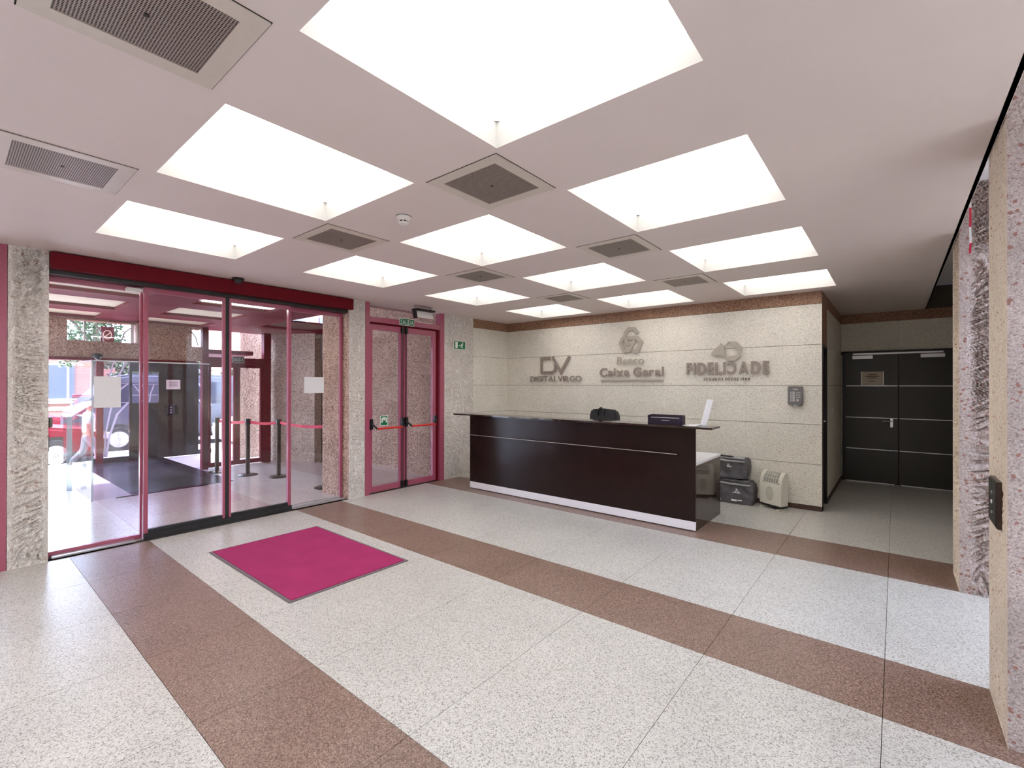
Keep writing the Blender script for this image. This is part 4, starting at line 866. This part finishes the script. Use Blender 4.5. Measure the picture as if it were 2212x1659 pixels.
# ------------------------------------------------------------------ street outside
struct(box('ground_pavement', -14.6, -10.4, -25, 30, -.3, -.02, 'pavement'), 'bright pavement outside the porch')
struct(box('ground_street', -90, -10.4, -80, 80, -.6, -.15, 'asphalt'), 'street'); struct(box('ground_right', 3.4, 60, -60, 60, -.6, -.06, 'pavement'))
tag(rough_box('stone_column', -11.5, -11.1, 4.15, 4.62, -.02, 3.0, 'stone_brownish', seed=12, step=.03), 'sunlit stone pillar outside behind the outer porch door', 'column')
def wheel(parent, x, y, z, r, sx):
    w = MB().lathe([(r*.62, -.09), (r*.92, -.10), (r, -.07), (r, .07), (r*.92, .10), (r*.62, .09)], (x, y, z), 28, 'x').build('wheel', 'tyre', parent, smooth=True)
    MB().lathe([(r*.64, .0), (r*.64, .085*sx), (r*.60, .10*sx)] if sx > 0 else [(r*.60, .10*sx), (r*.64, .085*sx), (r*.64, 0)], (x, y, z), 28, 'x').build('rim', 'alu', w, smooth=True)
    for k in range(5):
        t = 2*math.pi*k/5+.3; MB().prism([(0.02, -.03), (r*.58, -.018), (r*.58, .018), (.02, .03)], lambda a, b, d: (x+d, y+a*math.cos(t)-b*math.sin(t), z+a*math.sin(t)+b*math.cos(t)), .10*sx, .115*sx).build('spoke', 'car_white', w)
def car(label, x, y, z, body, group, van=False, face=1):
    """length along y, built around (x, y); side facing +x"""
    t = thing('van' if van else 'car', label, 'van' if van else 'car', (x, y, z), group)
    if van: prof = [(-2.4, .3), (-2.4, 1.0), (-2.25, 1.15), (-1.55, 1.95), (-1.2, 2.02), (2.3, 2.02), (2.42, 1.9), (2.45, .3)]; win = [(-1.85, 1.2), (-1.45, 1.8), (-.5, 1.82), (-.5, 1.2)]; win2 = [(-.4, 1.2), (-.4, 1.82), (2.2, 1.82), (2.3, 1.2)]; r = .33; wy = (-1.5, 1.6)
    else: prof = [(-2.1, .22), (-2.15, .62), (-1.9, .78), (-1.0, .92), (-.45, 1.32), (.2, 1.45), (1.0, 1.42), (1.7, 1.05), (2.05, .95), (2.12, .6), (2.05, .22)]; win = [(-.8, .95), (-.38, 1.29), (.18, 1.38), (.2, .95)]; win2 = [(.28, .95), (.28, 1.38), (.95, 1.36), (1.45, 1.05), (1.3, .95)]; r = .31; wy = (-1.35, 1.3)
    hw = .85
    b = MB().prism([(a*face, h) for a, h in prof], lambda a, h, d: (x+d, y+a, z+h), -hw, hw).build('body', body, t, .06, 3, smooth=True)
    for w_ in (win, win2):
        MB().prism([(a*face, h) for a, h in w_], lambda a, h, d: (x+d, y+a, z+h), -hw-.004, hw+.004).build('window', 'car_glass', t)
    for a in wy:
        for sx in (-1, 1):
            MB().lathe([(r*1.2, 0), (r*1.2, .012*sx)] if sx > 0 else [(r*1.2, .012*sx), (r*1.2, 0)], (x+sx*hw, y+a*face, z+r), 28, 'x').build('wheel_arch', 'black', t); wheel(t, x+sx*(hw-.06), y+a*face, z+r, r, sx)
    for sx in (-1, 1):
        box('lamp', x+sx*hw*.55-.15, x+sx*hw*.55+.15, y+face*prof[1][0]-.02 if not van else y+face*prof[0][0]-.02, y+face*prof[1][0]+.12, z+.56, z+.68, 'plastic_white', t)
        box('sill_trim', x+sx*hw-.01, x+sx*hw+.012, y-1.0, y+.95, z+.26, z+.34, 'black', t); box('door_handle', x+sx*hw-.005, x+sx*hw+.02, y+.0, y+.15, z+.82 if not van else z+1.05, z+.85 if not van else z+1.08, body, t)
    return t
car('red car parked nearest the porch, seen by its wheel at the left', -14.0, .12, -.15, 'car_red', 'parked cars', face=-1)
car('second red car farther out behind the nearest red car', -19.3, .35, -.15, 'car_red', 'parked cars', face=-1)
car('grey van parked beyond the etched glass', -16.3, 4.4, -.15, 'car_grey', 'parked cars', van=True)
car('white car parked outside behind the outer porch door', -14.2, 7.0, -.15, 'car_white', 'parked cars')
bn = thing('letter_box', 'pair of dark wall boxes just right of the left stone column, behind the glass', 'box', (-6.5, .612, .9))
box('upper_box', -6.55, -6.45, .62, .70, 1.17, 1.27, 'dark_panel', bn, .004); box('lower_box', -6.55, -6.45, .62, .675, .93, 1.1, 'dark_panel', bn, .004); box('label_strip', -6.45, -6.448, .622, .67, 1.03, 1.045, 'paper_cream', bn); box('bracket', -6.53, -6.47, .605, .622, .9, 1.28, 'black', bn)
# facing buildings
def facade(name, label, x, y0, y1, h, mat, wins, bands_):
    t = thing(name, label, 'building', (x, (y0+y1)/2, -.15))
    box('wall', x-6, x, y0, y1, -.15, h, mat, t); box('cornice', x-.1, x+.25, y0, y1, h-.3, h, 'bld_white', t)
    for (z0, z1) in bands_: box('string_course', x, x+.1, y0, y1, z0, z1, 'bld_white', t)
    for (a, b, z0, z1) in wins:
        w = box('window_frame', x, x+.08, a, b, z0, z1, 'bld_white', t); n = 2
        for k in range(n): c0 = a+.07+k*(b-a-.07)/n; box('pane', x+.08, x+.09, c0, c0+(b-a-.07)/n-.07, z0+.08, z1-.08, 'win_dark', w)
        box('shutter', x, x+.1, a-.45, a-.05, z0, z1, 'shutter', t); box('ledge', x, x+.22, a-.5, b+.1, z0-.12, z0-.03, 'bld_white', t)
    return t
facade('apartment_building', 'pink brick building across the street seen at the left of the glass', -26, -14, 5.2, 3.35, 'brick_pink', [(y, y+1.5, z, z+1.5) for z in (.95,) for y in (-12, -9, -6, -3.2, -.4, 2.5)], [(.55, .7)])
facade('apartment_building', 'orange brick building across the street seen through the outer porch door', -26, 10.2, 34, 12, 'brick_pink', [(y, y+1.6, z, z+1.6) for z in (1.0, 3.9, 7.0) for y in (11.6, 14.4, 17.2, 20, 23)], [(3.1, 3.3), (6.2, 6.4)])
facade('apartment_building', 'pale building closing the street behind the trees', -34, -20, 30, 3.6, 'stucco', [(y, y+1.5, z, z+1.6) for z in (1.0,) for y in (-2, 2, 6, 10, 14)], [(2.9, 3.0)])
def tree(label, x, y, h, r, n, seed, cone=False):
    rnd = random.Random(seed); t = thing('street_tree', label, 'tree', (x, y, -.15), 'street trees')
    MB().tube([(x, y, -.15), (x+.05, y, h*.35), (x, y+.05, h*.8)], [.14, .1, .04], 8).build('trunk', 'bark', t)
    mb = MB()
    for i in range(n):
        a = rnd.random()*6.283; s = rnd.random(); zc = h*.28+s*h*.72; rr = r*(1-s*.95 if cone else math.sin(math.pi*(.12+.85*s))**.7)*rnd.random()**.45
        c = Vector((x+rr*math.cos(a), y+rr*math.sin(a), zc)); u = Vector((rnd.uniform(-1, 1), rnd.uniform(-1, 1), rnd.uniform(-1, 1))).normalized(); v = u.orthogonal().normalized(); l = rnd.uniform(.05, .11)
        mb.add([c-u*l, c+v*l*.5, c+u*l, c-v*l*.5], [(0, 1, 2, 3)])
    o = mb.build('foliage', 'leaf', t); o['kind'] = 'stuff'
tree('dark conifer seen through the lintel slot', -23.5, 3.7, 8.0, 1.1, 5000, 3, True); tree('leafy tree seen over the grey van', -20.0, 5.0, 3.0, 1.5, 5200, 4); tree('leafy tree farther right behind the white car', -20.0, 8.0, 2.9, 1.2, 4500, 5)

# ------------------------------------------------------------------ passer-by on the pavement
pn = thing('person', 'person in a white shirt and grey trousers walking past outside the porch', 'person', (0, 0, 0))
def skin_body(name, mat, V, E, parent, lev=2):
    me = bpy.data.meshes.new(name); me.from_pydata([v[:3] for v in V], E, []); o = bpy.data.objects.new(name, me); C.objects.link(o)
    o.modifiers.new('s', 'SKIN'); o.modifiers['s'].use_smooth_shade = True
    for i, v in enumerate(V):
        sv = me.skin_vertices[0].data[i]; sv.radius = v[3] if isinstance(v[3], tuple) else (v[3], v[3]); sv.use_root = (i == 0)
    md = o.modifiers.new('b', 'SUBSURF'); md.levels = md.render_levels = lev
    m2 = bpy.data.meshes.new_from_object(o.evaluated_get(bpy.context.evaluated_depsgraph_get())); bpy.data.objects.remove(o)
    m2.name = name; m2.materials.clear(); m2.materials.append(M[mat]); m2.polygons.foreach_set('use_smooth', [True]*len(m2.polygons))
    return link(name, m2, (0, 0, 0), parent)
# facing +y, mid-stride; x is side, y forward
V = [(0, 0, .93, (.15, .11)), (0, .01, 1.12, (.145, .105)), (0, .02, 1.32, (.165, .11)), (0, .02, 1.44, (.10, .08)), (0, .03, 1.52, .052), (0, .045, 1.60, (.07, .085)), (0, .05, 1.69, (.075, .095)), (0, .04, 1.75, (.05, .06)),
     (.17, .01, 1.39, .055), (.21, -.07, 1.15, .042), (.20, -.02, .92, .034), (.20, .02, .83, .03),
     (-.17, .01, 1.39, .055), (-.21, .10, 1.15, .042), (-.19, .26, 1.0, .034), (-.18, .33, .95, .03),
     (.09, .0, .85, .085), (.10, .16, .50, .058), (.10, .20, .10, .042), (.10, .33, .045, .035),
     (-.09, .0, .85, .085), (-.10, -.06, .50, .058), (-.10, -.32, .18, .042), (-.10, -.24, .05, .035)]
E_ = [(0, 1), (1, 2), (2, 3), (3, 4), (4, 5), (5, 6), (6, 7), (3, 8), (8, 9), (9, 10), (10, 11), (3, 12), (12, 13), (13, 14), (14, 15), (0, 16), (16, 17), (17, 18), (18, 19), (0, 20), (20, 21), (21, 22), (22, 23)]
body = skin_body('body', 'skin', V, E_, pn)
skin_body('shirt', 'shirt', [(0, 0, .90, (.175, .14)), (0, .01, 1.12, (.17, .13)), (0, .02, 1.32, (.19, .135)), (0, .02, 1.45, (.11, .09)), (.18, .01, 1.38, .075), (.215, -.06, 1.17, .062), (-.18, .01, 1.38, .075), (-.215, .09, 1.17, .062)], [(0, 1), (1, 2), (2, 3), (3, 4), (4, 5), (3, 6), (6, 7)], pn)
skin_body('trousers', 'trousers', [(0, 0, .95, (.165, .13)), (0, 0, .88, (.16, .13)), (.09, 0, .82, .105), (.10, .16, .50, .078), (.10, .20, .14, .065), (-.09, 0, .82, .105), (-.10, -.06, .50, .078), (-.10, -.31, .22, .065)], [(0, 1), (1, 2), (2, 3), (3, 4), (1, 5), (5, 6), (6, 7)], pn)
skin_body('hair', 'hair', [(0, .015, 1.66, (.082, .085)), (0, .02, 1.73, (.085, .10)), (0, .03, 1.78, (.06, .07))], [(0, 1), (1, 2)], pn)
for sx in (-1, 1):
    MB().lathe([(.001, .0), (.009, .004), (.009, .008)], (sx*.03, .128, 1.665), 10, 'y').build('eye', 'black', pn); MB().lathe([(.02, -.004), (.022, .006)], (sx*.078, .045, 1.65), 10, 'x').build('ear', 'skin', pn)
MB().prism([(-.012, 1.625), (.012, 1.625), (0, 1.665)], lambda a, b, d: (a, d, b), .12, .152).build('nose', 'skin', pn, .004); box('mouth', -.022, .022, .125, .134, 1.592, 1.600, 'sign_red', pn)
for sx, (yy, zz) in ((1, (.03, .83)), (-1, (.345, .94))):
    for k in range(4): MB().tube([(sx*.20 if sx > 0 else -.18, yy-.02+k*.014, zz), (sx*.2 if sx > 0 else -.175, yy-.022+k*.017, zz-.05), (sx*.195 if sx > 0 else -.165, yy-.015+k*.016, zz-.085+.006*abs(k-1.5))], [.0085, .008, .006], 6).build('finger', 'skin', pn, smooth=True)
    MB().tube([(sx*.185 if sx > 0 else -.165, yy+.01, zz+.02), (sx*.17 if sx > 0 else -.15, yy+.04, zz-.03)], [.010, .007], 6).build('thumb', 'skin', pn, smooth=True)
for (x, y0, z0, t) in ((.10, .20, 0, 0), (-.10, -.30, .03, .25)): MB().box(x-.05, x+.05, y0-.06, y0+.20, z0, z0+.08).build('shoe', 'paper', pn, .025)
pn.location = (-12.75, 1.90, -.15); pn.rotation_euler = (0, 0, .1); pn.scale = (.80, .80, .80)
